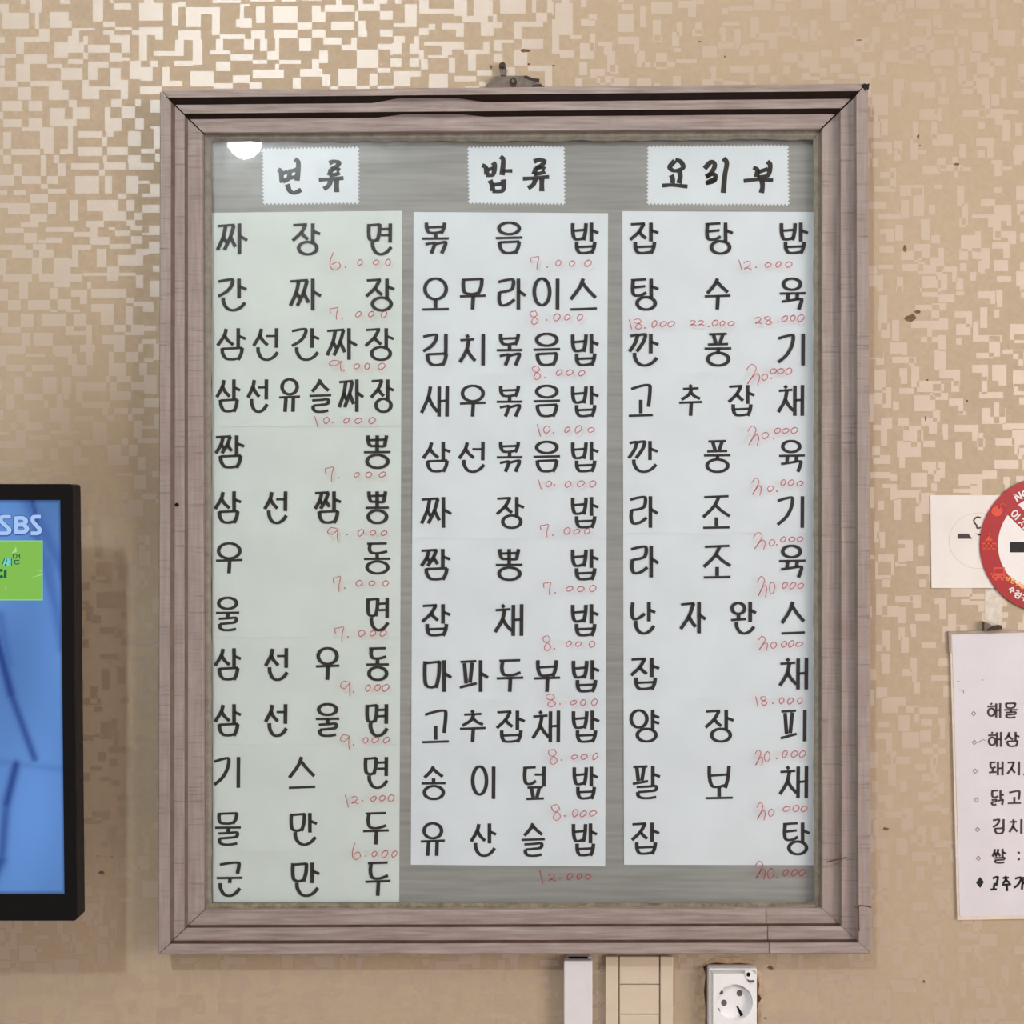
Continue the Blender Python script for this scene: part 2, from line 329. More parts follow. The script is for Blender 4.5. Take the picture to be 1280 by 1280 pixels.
RD = [(25,0,75,30),(105,35,200,215),(10,185,105,215),(215,0,297,110),(297,70,500,110),(500,0,600,125),(565,125,710,182),(655,0,808,125),(710,125,765,180),(710,180,815,288),(808,118,838,225),(838,182,880,225),(865,0,1070,110),(1120,0,1150,100),(1150,105,1240,172),(970,175,1210,220),(970,220,1035,315),(1240,0,1280,100),(218,222,297,280),(297,190,347,235),(398,185,573,235),(515,235,573,295),(10,290,103,345),(0,345,78,437),(178,290,215,350),(143,350,215,432),(255,333,573,365),(395,365,573,395),(395,395,480,440),(290,440,450,465),(575,395,780,432),(730,330,780,395),(610,432,675,567),(452,462,505,583),(813,320,970,345),(813,345,880,407),(1037,315,1210,390),(975,395,1080,527),(0,468,78,535),(143,468,215,535),(220,405,255,475),(232,475,290,555),(15,567,230,615),(15,615,150,692),(295,590,447,705),(500,607,675,653),(677,563,797,605),(700,650,750,690),(585,690,695,720),(815,430,880,500),(1085,527,1280,570),(1225,570,1280,690),(910,535,985,600)]
grid[cells(0, 0, 200, 606)] = False; grid[cells(200, 0, 690, 118)] = False
for R, sc, ox, oy, lim in ((RA, 0.25, 0, 0, None), (RB, 0.25, 0, 300, None), (RC, 0.15625, 300, 0, None), (RD, 0.15625, 490, 0, None)):
    for (a, b, c, d) in R:
        x0, y0, x1, y1 = a * sc + ox, b * sc + oy, c * sc + ox, d * sc + oy
        if R is RA and x0 > 298 and y0 < 118: continue
        if R is RC and x0 > 489: continue
        cc = cells(x0, y0, x1, y1)
        if cc[0].start == cc[0].stop: cc = (slice(cc[0].start, cc[0].start + 1), cc[1])
        if cc[1].start == cc[1].stop: cc = (cc[0], slice(cc[1].start, cc[1].start + 1))
        grid[cc] = True

def merge_rects(g):
    done, active = [], {}
    H, W = g.shape
    for r in range(H + 1):
        runs = set()
        if r < H:
            row = np.concatenate(([0], g[r].astype(np.int8), [0])); d = np.diff(row)
            runs = set(zip(np.flatnonzero(d == 1).tolist(), np.flatnonzero(d == -1).tolist()))
        for k in list(active):
            if k not in runs: done.append((k[0], active.pop(k), k[1], r))
        for k in runs:
            if k not in active: active[k] = r
    return done
V, F = [], []
for (c0, r0, c1, r1) in merge_rects(grid):
    x0, x1 = (GX0 + c0 * CELL - 640) / 1000, (GX0 + c1 * CELL - 640) / 1000
    z0, z1 = (640 - GY0 - r1 * CELL) / 1000, (640 - GY0 - r0 * CELL) / 1000
    z1 = min(z1, 1.249); x0 = max(x0, -1.69); x1 = min(x1, 1.69)
    if z0 >= z1 or x0 >= x1: continue
    b = len(V); y = -0.00015
    V += [(x0, y, z0), (x1, y, z0), (x1, y, z1), (x0, y, z1)]; F.append((b, b + 1, b + 2, b + 3))
tag(mesh('wallpaper_print', V, F, M['pearl'], wall), None, None, 'stuff')

def blob(cx, cy, rx, ry, n=14, jit=0.35, seed=0):
    r = random.Random(seed)
    return [(cx + rx * (1 + r.uniform(-jit, jit)) * math.cos(2 * math.pi * i / n), cy + ry * (1 + r.uniform(-jit, jit)) * math.sin(2 * math.pi * i / n)) for i in range(n)]
for i, (x, y, rx, ry) in enumerate([(1138, 398, 6, 4.5), (1147, 390, 4, 2), (1131, 311, 2, 4), (1148, 171, 1.5, 3), (1150, 182, 1, 1), (1196, 205, 3, 1.5),
        (906, 71, 1, 1.5), (874, 52, 3, .8), (1074, 50, 4, 1), (692, 82, 1.5, 1.5), (1209, 501, 1.2, 1.2), (1159, 475, 1.5, .8), (1157, 523, .8, 3),
        (127, 1091, 4, 2.5), (140, 1071, 1, .8), (122, 1070, 1.5, .5), (1155, 1227, 1.5, 1.5), (963, 1210, 3.5, 2.2), (957, 1273, 2, 1.2), (1107, 1036, 4, 2),
        (656, 63, 6, 2), (661, 80, 2, 1.2), (614, 84, 1, 2.5)]):
    mesh('stain', *prism(blob(x, y, rx, ry, 10, 0.4, i), 0.0001, 0.0004), M['speck'], wall)
# torn, grimy wallpaper around the socket
mesh('stain', *prism([(881, 1300), (882, 1262), (880, 1240), (882, 1218), (879, 1209), (885, 1205), (896, 1203.5), (910, 1205), (925, 1204), (936, 1205), (942, 1209), (946, 1220), (949, 1230), (947.5, 1242), (952, 1248), (948, 1254), (946.5, 1262), (947.5, 1272), (946, 1300)], 0.0001, 0.0012), M['grime'], wall)
mesh('stain', *prism([(868, 1240), (874, 1210), (890, 1198), (920, 1196), (944, 1201), (952, 1216), (955, 1240), (953, 1262), (949, 1280), (946, 1300), (875, 1300), (872, 1262)], 0.0001, 0.0006), M['grime_light'], wall)

# ------------------------------------------------------------------ stroke lettering (Hangul by jamo)
def smooth(pts, k=5):
    if len(pts) < 3: return pts
    out = []
    Q = [(2 * pts[0][0] - pts[1][0], 2 * pts[0][1] - pts[1][1])] + list(pts) + [(2 * pts[-1][0] - pts[-2][0], 2 * pts[-1][1] - pts[-2][1])]
    for i in range(1, len(Q) - 2):
        for s in range(k):
            t = s / k
            out.append(tuple(0.5 * ((2 * Q[i][a]) + (-Q[i - 1][a] + Q[i + 1][a]) * t + (2 * Q[i - 1][a] - 5 * Q[i][a] + 4 * Q[i + 1][a] - Q[i + 2][a]) * t * t
                       + (-Q[i - 1][a] + 3 * Q[i][a] - 3 * Q[i + 1][a] + Q[i + 2][a]) * t ** 3) for a in (0, 1)))
    out.append(tuple(pts[-1])); return out

def ell(a0=-58, a1=-428, n=20, rx=.5, ry=.5, cx=.5, cy=.5):
    return [(cx + rx * math.cos(math.radians(a0 + (a1 - a0) * i / n)), cy + ry * math.sin(math.radians(a0 + (a1 - a0) * i / n))) for i in range(n + 1)]
# each stroke: ('s' smooth | 'l' straight, points)
S, L = 's', 'l'
J = {
 'G': [(S, [(0, .14), (.55, .04), (.9, .04), (.82, .4), (.5, .74), (0, 1)])],
 'Gh': [(S, [(0, .2), (.5, .06), (.9, .02), (.98, .2), (.9, 1)])],
 'Gf': [(S, [(.03, .34), (.5, .2), (.88, .1), (.93, .3), (.8, 1)])],
 'GG': [(S, [(.05, .1), (.3, .04), (.48, .06), (.35, .5), (0, 1)]), (S, [(.5, .06), (.8, .0), (.98, .04), (.85, .45), (.45, 1)])],
 'GGf': [(S, [(0, .22), (.3, .12), (.45, .16), (.28, 1)]), (S, [(.5, .2), (.8, .06), (.98, .1), (.78, 1)])],
 'N': [(S, [(.1, 0), (.03, .55), (.15, .95), (.55, .92), (1, .66)])],
 'Nf': [(S, [(.02, 0), (.04, .4), (.2, .85), (.48, 1), (.78, .8), (1, .4)])],
 'D': [(L, [(0, .04), (.98, 0)]), (S, [(.16, .06), (.12, .5), (.22, .9), (.6, .95), (1, .78)])],
 'T': [(L, [(0, .06), (.98, 0)]), (S, [(.14, .06), (.1, .6), (.2, .94), (.6, .97), (1, .8)]), (L, [(.14, .5), (.92, .42)])],
 'R': [(S, [(0, .1), (.5, .02), (.9, .02), (.86, .34), (.55, .45), (.08, .5)]), (S, [(.08, .48), (.05, .8), (.2, 1), (.6, .96), (1, .78)])],
 'Rf': [(S, [(0, .08), (.5, .04), (.92, 0), (.9, .34), (.5, .44), (.06, .5)]), (S, [(.06, .48), (.08, .8), (.25, .98), (.6, 1), (.95, .9)])],
 'M': [(S, [(.06, .0), (.04, .5), (.12, .9), (.45, 1), (.72, .94)]), (L, [(.06, .08), (.98, .02)]), (S, [(.95, 0), (.9, .55), (.74, 1.02)])],
 'Mf': [(S, [(.03, .02), (.06, .5), (.22, .92), (.5, 1), (.75, .92)]), (L, [(.03, .08), (.98, .0)]), (S, [(.97, 0), (.92, .5), (.78, 1.04)])],
 'B': [(S, [(.05, 0), (.06, .55), (.18, .93), (.45, .98), (.76, .9)]), (S, [(.95, 0), (.9, .55), (.78, 1.03)]), (L, [(.08, .46), (.9, .4)])],
 'BB': [(S, [(.03, 0), (.06, .55), (.16, .92), (.4, .96)]), (L, [(.5, .0), (.5, 1)]), (S, [(.97, 0), (.9, .6), (.82, .98), (.4, .95)]), (L, [(.06, .44), (.94, .38)])],
 'S': [(S, [(.56, 0), (.42, .42), (0, 1)]), (S, [(.42, .36), (.65, .68), (1, .96)])],
 'Sh': [(S, [(.5, 0), (.34, .45), (0, 1)]), (S, [(.48, .22), (.7, .55), (1, .92)])],
 'SS': [(S, [(.32, 0), (.24, .42), (0, 1)]), (L, [(.24, .4), (.48, .85)]), (S, [(.76, 0), (.66, .42), (.4, 1)]), (L, [(.66, .4), (1, .95)])],
 'NG': [(S, ell())],
 'J': [(L, [(.03, .07), (.93, .02)]), (S, [(.86, .03), (.55, .52), (0, 1)]), (S, [(.53, .48), (.72, .7), (1, .92)])],
 'Jh': [(L, [(.04, .05), (.96, 0)]), (S, [(.6, .03), (.4, .5), (0, 1)]), (S, [(.46, .42), (.7, .7), (1, .95)])],
 'JJ': [(L, [(0, .07), (.96, .02)]), (S, [(.46, .06), (.32, .5), (0, 1)]), (L, [(.3, .46), (.52, .72)]), (S, [(.92, .03), (.72, .5), (.38, 1)]), (L, [(.7, .46), (1, .88)])],
 'C': [(L, [(.42, 0), (.56, .1)]), (L, [(.03, .2), (.93, .16)]), (S, [(.58, .18), (.42, .58), (0, 1)]), (S, [(.45, .5), (.68, .74), (1, .95)])],
 'Ch': [(L, [(.42, 0), (.56, .15)]), (L, [(.08, .27), (.92, .22)]), (S, [(.55, .25), (.4, .65), (0, 1)]), (S, [(.5, .5), (.7, .75), (1, .93)])],
 'P': [(L, [(.03, .03), (.97, 0)]), (L, [(.27, .08), (.37, .85)]), (L, [(.73, .06), (.6, .82)]), (L, [(0, 1), (1, .84)])],
 'Ph': [(L, [(.06, .05), (.94, 0)]), (L, [(.28, .08), (.4, .9)]), (L, [(.74, .06), (.6, .88)]), (L, [(0, 1), (1, .95)])],
 'H': [(L, [(.4, 0), (.6, .08)]), (L, [(0, .25), (1, .22)]), (S, ell(rx=.4, ry=.3, cx=.5, cy=.7))],
}
VV = {  # vertical vowels in their own box
 'a': [(L, [(.22, 0), (.22, 1)]), (L, [(.22, .4), (1, .55)])],
 'ya': [(L, [(.22, 0), (.22, 1)]), (L, [(.22, .28), (1, .4)]), (L, [(.22, .58), (1, .7)])],
 'eo': [(L, [(.85, 0), (.83, 1)]), (L, [(0, .4), (.85, .4)])],
 'yeo': [(L, [(.85, 0), (.83, 1)]), (L, [(0, .3), (.85, .28)]), (L, [(0, .62), (.85, .6)])],
 'i': [(L, [(.6, 0), (.58, 1)])],
 'ae': [(L, [(.3, .02), (.28, 1)]), (L, [(.92, 0), (.9, 1)]), (L, [(.3, .5), (.9, .48)])],
}
VH = {
 'o': [(L, [(.5, 0), (.5, .85)]), (L, [(0, 1), (1, .95)])],
 'yo': [(L, [(.33, 0), (.36, .85)]), (L, [(.67, 0), (.64, .85)]), (L, [(0, 1), (1, .95)])],
 'u': [(L, [(0, .06), (1, .0)]), (L, [(.52, .04), (.49, 1)])],
 'yu': [(L, [(0, .06), (1, .0)]), (L, [(.33, .04), (.28, 1)]), (L, [(.68, .04), (.66, 1)])],
 'eu': [(L, [(0, .6), (1, .4)])],
}
CHO = ['G', 'GG', 'N', 'D', 'DD', 'R', 'M', 'B', 'BB', 'S', 'SS', 'NG', 'J', 'JJ', 'C', 'K', 'T', 'P', 'H']
JUNG = ['a', 'ae', 'ya', 'yae', 'eo', 'e', 'yeo', 'ye', 'o', 'wa', 'wae', 'oe', 'yo', 'u', 'wo', 'we', 'wi', 'yu', 'eu', 'ui', 'i']
JONG = ['', 'G', 'GG', 'GS', 'N', 'NJ', 'NH', 'D', 'R', 'RG', 'RM', 'RB', 'RS', 'RT', 'RP', 'RH', 'M', 'B', 'BS', 'S', 'SS', 'NG', 'J', 'C', 'K', 'T', 'P', 'H']

def put(strokes, x0, y0, x1, y1):
    return [(k, [(x0 + p[0] * (x1 - x0), y0 + p[1] * (y1 - y0)) for p in pts]) for k, pts in strokes]

def syllable(ch):
    c = ord(ch) - 0xAC00; cho, jung, jong = CHO[c // 588], JUNG[(c % 588) // 28], JONG[c % 28]
    out = []
    fin = {'G': 'Gf', 'GG': 'GGf', 'N': 'Nf', 'R': 'Rf', 'M': 'Mf', 'B': 'B', 'NG': 'NG', 'P': 'Ph'}.get(jong)
    hz = {'G': 'Gh', 'S': 'Sh', 'J': 'Jh', 'C': 'Ch', 'P': 'Ph'}.get(cho, cho)
    if jung in VV:
        left = jung in ('eo', 'yeo'); wide = jung == 'ae'
        if jong:
            vx0 = .5 if left else .66
            y1 = .56 if jong != 'RG' else .5
            out += put(J[cho], 0, .02, .56 if not (left and cho == 'M') else .5, y1)
            if left and cho == 'M': vx0 = .52
            if cho == 'NG': vx0 = .7
            out += put(VV[jung], vx0, 0, 1 if not left else .98, .62)
            if jong == 'RG':
                out += put(J['Rf'], .02, .64, .42, 1) + put(J['Gf'], .5, .6, .95, 1)
            elif jong == 'NG': out += put(J['NG'], .22, .6, .88, 1)
            elif jong == 'N': out += put(J[fin], .16, .6, .95, 1)
            else: out += put(J[fin], .14, .63, .9, 1)
        elif jung == 'i':
            out += put(J[cho], 0, .03 if cho != 'NG' else 0, .64, .9 if cho != 'NG' else .86); out += put(VV['i'], .7, 0, 1.15, 1)
        elif wide:
            out += put(J[cho], 0, .02, .6, .88); out += put(VV['ae'], .52, 0, 1.0, 1)
        else:
            out += put(J[cho], 0, .03, .6, .86); out += put(VV[jung], .66, 0, 1, 1)
    elif jung in VH:
        if jong:
            iy = .34
            if jung == 'yu': out += put(J[hz], .14, 0, .8, .36) + put([(L, [(0, .06), (1, 0)]), (L, [(.33, .04), (.3, 1)]), (L, [(.68, .04), (.66, 1)])], 0, .47, 1, .7) + put(J[fin], .05, .62, .9, 1)
            else:
                out += put(J[hz], .12, 0, .88, iy if jung != 'eu' else .38)
                if jung == 'o': out += put(VH['o'], 0, .36, 1, .52)
                if jung == 'u': out += put([(L, [(0, .06), (1, 0)]), (L, [(.52, .04), (.5, 1)])], 0, .46, 1, .62)
                if jung == 'eu': out += put(VH['eu'], 0, .44, 1, .56)
                out += put(J[fin], .12, .62 if jong != 'NG' else .6, .9, 1)
        else:
            if jung == 'o': out += put(J[hz], .1 if cho != 'J' else 0, 0, .9 if cho != 'J' else 1, .62 if cho not in ('G',) else .66) + put(VH['o'], 0, .62 if cho != 'G' else .45, 1, .93)
            elif jung == 'yo': out += put(J[hz], .14, 0, .86, .56) + put(VH['yo'], 0, .56, 1, .93)
            elif jung == 'u': out += put(J[hz], .1, 0, .9, .5 if cho not in ('S', 'C') else .48) + put(VH['u'], 0, .55, 1, 1)
            elif jung == 'yu': out += put(J[hz], .14, 0, .86, .46) + put(VH['yu'], 0, .53, 1, 1)
            else: out += put(J[hz], .02, 0, .96, .62) + put([(L, [(0, .6), (1, .45)])], 0, .8, 1, 1)
    elif jung == 'wa':
        out += put(J[cho], .04, .04, .54, .38) + put([(L, [(.5, 0), (.5, .8)]), (L, [(0, 1), (1, .8)])], 0, .4, .6, .58) + put(VV['a'], .7, 0, 1, .64)
        if jong: out += put(J[fin], .2, .64, .92, 1)
    elif jung == 'wae':
        out += put(J[cho], .06, .06, .5, .48) + put([(L, [(.5, 0), (.5, .8)]), (L, [(0, 1), (1, .85)])], 0, .52, .56, .8) + put(VV['ae'], .5, 0, 1.05, 1)
    return out

def ribbon(pts, wv, wh, taper=0.0):
    n = len(pts); V = []
    for i, p in enumerate(pts):
        a = pts[max(0, i - 1)]; b = pts[min(n - 1, i + 1)]
        tx, ty = b[0] - a[0], b[1] - a[1]; l = math.hypot(tx, ty) or 1; tx /= l; ty /= l
        w = (wh + (wv - wh) * abs(ty)) / 2
        if taper:
            t = i / (n - 1); w *= 1 + taper * (math.cos(2 * math.pi * t) * 0.5 + 0.15)
        V.append((p[0] - ty * w, p[1] + tx * w)); V.append((p[0] + ty * w, p[1] - tx * w))
    F = [(2 * i, 2 * i + 1, 2 * i + 3, 2 * i + 2) for i in range(n - 1)]
    return V, F

def draw(strokes, bbox, wv, wh, taper=0.0, shear=0.0, rot=0.0):
    """fit unit strokes into a pixel box, return flat 2D mesh in pixel coordinates."""
    x0, y0, x1, y1 = bbox
    pl = [(k, smooth(p) if k == S else p) for k, p in strokes]
    xs = [q[0] for _, p in pl for q in p]; ys = [q[1] for _, p in pl for q in p]
    ax, bx_, ay, by = min(xs), max(xs), min(ys), max(ys)
    X0, X1, Y0, Y1 = x0 + wv * .4, x1 - wv * .4, y0 + wh * .4, y1 - wh * .4
    fx = (X1 - X0) / max(1e-6, bx_ - ax); fy = (Y1 - Y0) / max(1e-6, by - ay)
    cx, cy = (x0 + x1) / 2, (y0 + y1) / 2
    V, F = [], []
    for k, p in pl:
        q = [(X0 + (a - ax) * fx, Y0 + (b - ay) * fy) for a, b in p]
        if taper and len(q) == 2: q = [(q[0][0] + (q[1][0] - q[0][0]) * t / 4, q[0][1] + (q[1][1] - q[0][1]) * t / 4) for t in range(5)]
        q = [(a - shear * (b - cy), b) for a, b in q]
        if rot:
            c, s = math.cos(rot), math.sin(rot); q = [(cx + (a - cx) * c - (b - cy) * s, cy + (a - cx) * s + (b - cy) * c) for a, b in q]
        v, f = ribbon(q, wv, wh, taper); b0 = len(V); V += v; F += [tuple(i + b0 for i in t) for t in f]
    return V, F

def flat(name, parts2d, z, m, parent):
    """flat print: 2D pixel meshes laid at depth z, facing the room."""
    V, F = [], []
    for v, f in parts2d:
        b = len(V); V += [P(x, y, z) for x, y in v]
        for q in f:
            pts = [v[i] for i in q]
            a = sum(pts[i][0] * pts[(i + 1) % len(pts)][1] - pts[(i + 1) % len(pts)][0] * pts[i][1] for i in range(len(pts)))
            q = tuple(i + b for i in q); F.append(q if a < 0 else tuple(reversed(q)))
    return mesh(name, V, F, m, parent)

# ------------------------------------------------------------------ framed menu board
board = empty('menu_board', P(643, 1192, 0.0))
tag(board, 'large framed menu board of handwritten-style dish names under glass in weathered mauve-grey wood', 'menu board')
ZO, ZM, ZI = 0.040, 0.031, 0.023          # stepped moulding: outer, middle and inner fillet
OUT = [(199.5, 113), (1085.5, 104), (1089.5, 1192.5), (197, 1193.5)]     # TL TR BR BL, pixels on the outer fillet
INN = [(253, 166), (1027.5, 161), (1027.5, 1135.5), (254.5, 1138.5)]
O3 = [P(x, y, ZO) for x, y in OUT]; I3 = [P(x, y, ZI) for x, y in INN]

def rail(i, j, mface, mriser, t1, t2, w1=(None,), gap0=0.0, gap1=0.0, s0=0.0, s1=1.0, wob=0.0, seed=0, worn=False, wide=0.08, xcut=None):
    r = random.Random(seed); n = 24
    stations = [s0 + (s1 - s0) * k / n for k in range(n)] + [s1]
    V, F, FM = [], [], []
    along = (O3[j] - O3[i]).normalized()
    band = lambda s: (0.02 if 0.33 < s < 0.42 else 1.0) if worn else wide
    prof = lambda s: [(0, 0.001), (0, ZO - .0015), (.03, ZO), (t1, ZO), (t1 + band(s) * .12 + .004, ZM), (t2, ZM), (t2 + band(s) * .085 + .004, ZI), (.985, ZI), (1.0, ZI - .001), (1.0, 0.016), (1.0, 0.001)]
    for s in stations:
        jit = r.uniform(-wob, wob)
        for t, z in prof(s):
            a = O3[i].lerp(I3[i], t); b = O3[j].lerp(I3[j], t)
            p = a.lerp(b, s); p = Vector((p.x, -z, p.z))
            if xcut and s == .147: p.x = xcut
            if s == stations[0]: p += along * gap0
            if s == stations[-1]: p -= along * gap1
            if 0.0 < t < 1.0: p.y += jit
            V.append(p)
    m = len(prof(0))
    for k in range(n):
        for q in range(m - 1):
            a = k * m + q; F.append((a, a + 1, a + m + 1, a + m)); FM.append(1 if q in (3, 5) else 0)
    F.append(tuple(range(m))); FM.append(0); F.append(tuple(reversed([n * m + q for q in range(m)]))); FM.append(0)
    return V, F, FM

def add_rail(*a, **k):
    V, F, FM = rail(*a, **k)
    o = mesh('frame_rail', V, F, [a[2], a[3]], board, FM)
    bm = bmesh.new(); bm.from_mesh(o.data); bmesh.ops.recalc_face_normals(bm, faces=bm.faces); bm.to_mesh(o.data); bm.free()
    return o
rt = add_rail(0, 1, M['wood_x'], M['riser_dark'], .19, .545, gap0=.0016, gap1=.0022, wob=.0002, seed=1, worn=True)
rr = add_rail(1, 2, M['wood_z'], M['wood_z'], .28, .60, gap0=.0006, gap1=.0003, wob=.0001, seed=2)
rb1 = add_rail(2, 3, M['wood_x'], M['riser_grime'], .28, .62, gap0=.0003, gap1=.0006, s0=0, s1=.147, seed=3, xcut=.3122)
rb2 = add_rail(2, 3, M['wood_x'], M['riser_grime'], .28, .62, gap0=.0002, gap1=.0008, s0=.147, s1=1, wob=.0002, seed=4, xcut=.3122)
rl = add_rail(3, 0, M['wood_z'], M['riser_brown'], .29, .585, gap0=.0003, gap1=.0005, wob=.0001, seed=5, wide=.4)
tag(rt, 'top rail with stepped grooves shaded near-black by colour'); tag(rb1, 'short replaced end of the bottom rail')
mesh('nail_hole', *prism(blob(221, 631, 2.6, 2.4, 12, .12, 5), ZM + .0001, ZM + .0006), M['hole'], rl)
mesh('knot', *prism(blob(1083, 108, 4.5, 4.5, 9, .5, 3), ZO - .002, ZO + .0012), M['riser_dark'], rt)
mesh('crack', *prism([(1033, 1077), (1045, 1074), (1058, 1071), (1059, 1071.8), (1046, 1075.4), (1034, 1078.4)], ZM + .0001, ZM + .0005), M['riser_grime'], rr)
for pts in ([(1066, 1132.5), (1071, 1134), (1075, 1131.2), (1088, 1132.6), (1090, 1135), (1086, 1134), (1076, 1132.4), (1071.5, 1135.5)], [(1073, 1134), (1074, 1134), (1074.5, 1164), (1073, 1164)]):
    mesh('crack', *prism(pts, ZO + .0001, ZO + .0006), M['riser_grime'], rr)

# putty beads that hold the glass
ZB, ZG = 0.016, 0.0125
BI = [(264.5, 178), (1016.5, 175), (1017, 1128.5), (265, 1129)]
B3 = [P(x, y, ZG) for x, y in BI]
for q, (i, j) in enumerate(((0, 1), (1, 2), (2, 3), (3, 0))):
    r = random.Random(20 + q); n = 60; V, F = [], []
    for k in range(n + 1):
        s = k / n
        a = I3[i].lerp(I3[j], s); b = B3[i].lerp(B3[j], s)
        jit = r.uniform(-.08, .16) if 0 < k < n else 0
        b = b.lerp(a, max(-.05, jit))
        mid = a.lerp(b, .55)
        V += [Vector((a.x, -ZB, a.z)), Vector((mid.x, -ZB - (.0018 if q == 1 else -.0002), mid.z)), Vector((b.x, -ZG - .0003, b.z)), Vector((b.x, -ZG + .0001, b.z)), Vector((a.x, -ZG + .0001, a.z))]
    for k in range(n):
        for c in range(5):
            a = k * 5 + c; b = k * 5 + (c + 1) % 5; F.append((a, b, b + 5, a + 5))
    F += [tuple(range(5)), tuple(reversed([n * 5 + c for c in range(5)]))]
    o = mesh('putty_bead', V, F, [M['bead'], M['silicone'], M['bead_dark'], M['bead']][q], board, smooth=False)
    bm = bmesh.new(); bm.from_mesh(o.data); bmesh.ops.recalc_face_normals(bm, faces=bm.faces); bm.to_mesh(o.data); bm.free()

ZK = 0.0050
mesh('backing_board', *prism([(247, 160), (1033, 155), (1033, 1143), (247, 1145)], 0.0015, ZK), M['backing'], board)
glass = mesh('glass_pane', *prism([(248, 161), (1032, 156), (1032, 1142), (248, 1143)], ZG - .0022, ZG), M['glass'], board)

# heading slips with pinked edges
def slip(name, quad, z0, z1, m, parent, pitch=4.6, amp=1.4):
    pts = []
    for i in range(4):
        a, b = quad[i], quad[(i + 1) % 4]; l = math.hypot(b[0] - a[0], b[1] - a[1]); n = max(2, int(l / pitch)) * 2
        nx, ny = (b[1] - a[1]) / l, -(b[0] - a[0]) / l
        for k in range(n):
            t = k / n; s = amp * (1 if k % 2 else -1); pts.append((a[0] + (b[0] - a[0]) * t + nx * s, a[1] + (b[1] - a[1]) * t + ny * s))
    return mesh(name, *prism(pts, z0, z1), m, parent)
HEAD = {
 'mye': [(S, [(.0, .3), (.12, .36), (.16, .6), (.2, .66)]), (S, [(.2, .64), (.45, .56), (.5, .38), (.42, .34)]), (L, [(.16, .42), (.42, .36)]), (S, [(.72, 0), (.88, .12), (.82, .62)]), (L, [(.5, .36), (.8, .3)]), (L, [(.52, .54), (.8, .5)]), (S, [(.4, .72), (.5, .9), (.7, .97), (1, .88)])],
 'ryu': [(S, [(.42, .06), (.6, .0), (.82, .04), (.7, .18), (.5, .26)]), (S, [(.48, .28), (.7, .24), (.84, .3)]), (L, [(.5, .26), (.42, .46)]), (S, [(.42, .46), (.7, .42), (.84, .36)]), (S, [(0, .6), (.4, .58), (1, .54)]), (S, [(.48, .6), (.4, .78), (.2, .9)]), (L, [(.72, .58), (.72, 1)])],
 'bap': [(S, [(0, .24), (.12, .3), (.16, .5)]), (S, [(.36, .16), (.42, .26), (.36, .5), (.12, .52)]), (L, [(.14, .38), (.4, .32)]), (S, [(.6, .0), (.7, .1), (.66, .52)]), (L, [(.68, .4), (1, .4)]), (S, [(.26, .66), (.32, .78), (.36, .96)]), (S, [(.7, .64), (.72, .8), (.66, .96), (.34, .97)]), (L, [(.34, .8), (.68, .76)])],
 'yo': [(S, [(.5, .08), (.3, .3), (.5, .42), (.82, .32), (.74, .12), (.52, .05)]), (S, [(.36, .56), (.42, .7), (.4, .84)]), (S, [(.68, .44), (.72, .6), (.66, .84)]), (S, [(0, .92), (.4, .9), (1, .95)])],
 'ri': [(S, [(.02, .3), (.3, .1), (.44, .2), (.3, .42), (.08, .54)]), (S, [(.08, .54), (.3, .46), (.46, .5), (.4, .66), (.1, .72), (.3, .64), (.5, .6)]), (S, [(.78, 0), (.92, .14), (.84, .5), (.78, 1)])],
 'bu': [(S, [(.32, .2), (.46, .26), (.44, .5)]), (S, [(.8, 0), (.9, .12), (.82, .44), (.46, .5)]), (L, [(.48, .34), (.82, .24)]), (S, [(0, .62), (.5, .57), (1, .6)]), (S, [(.62, .6), (.64, .8), (.6, 1)])],
}
ZP = ZK + .0004
for quad, glyphs in (
    ([(328, 186), (448, 184), (448.5, 254), (329, 255)], [('mye', (345, 197, 379, 243)), ('ryu', (396, 200, 432, 242))]),
    ([(585, 184), (705, 183), (706, 255), (586, 254)], [('bap', (600, 194, 643, 241)), ('ryu', (651, 198, 689, 241))]),
    ([(810, 183), (985, 182), (986, 256), (809, 255)], [('yo', (825, 198, 862, 235)), ('ri', (878, 196, 911, 243)), ('bu', (927, 200, 969, 243))])):
    sl = slip('heading_slip', quad, ZK + .0001, ZP, M['paper_blue'], board)
    for g, bb in glyphs:
        flat('brush_letter', [draw(HEAD[g], bb, 6.3, 4.5, .15)], ZP + .0002, M['ink_bold'], sl)

# menu sheets, each column pasted up from overlapping strips
def column(quad, seams, m, rows):
    (tl, tr, br, bl) = quad
    ys = [tl[1]] + seams + [bl[1]]
    at = lambda y, a, b: (a[0] + (b[0] - a[0]) * (y - a[1]) / (b[1] - a[1]), y)
    for k in range(len(ys) - 1):
        y0 = ys[k] - (1.5 if k else 0); y1 = ys[k + 1]
        a = at(y0, tl, bl); b = at(y0, tr, br); c = at(y1, tr, br); d = at(y1, tl, bl)
        if k == 0: a, b = tl, tr
        if k == len(ys) - 2: c, d = br, bl
        z = ZK + .0001 + (.0005 if k % 2 else 0)
        sh = mesh('menu_sheet', *prism([a, b, c, d], z, z + .0003), m, board)
        for (text, y_0, y_1, spans) in rows:
            if not (ys[k] <= (y_0 + y_1) / 2 < ys[k + 1]): continue
            for ch, (x0, x1) in zip(text, spans):
                flat('letter', [draw(syllable(ch), (x0, y_0, x1, y_1), 4.7, 3.0)], ZK + .0012, M['ink'], sh)

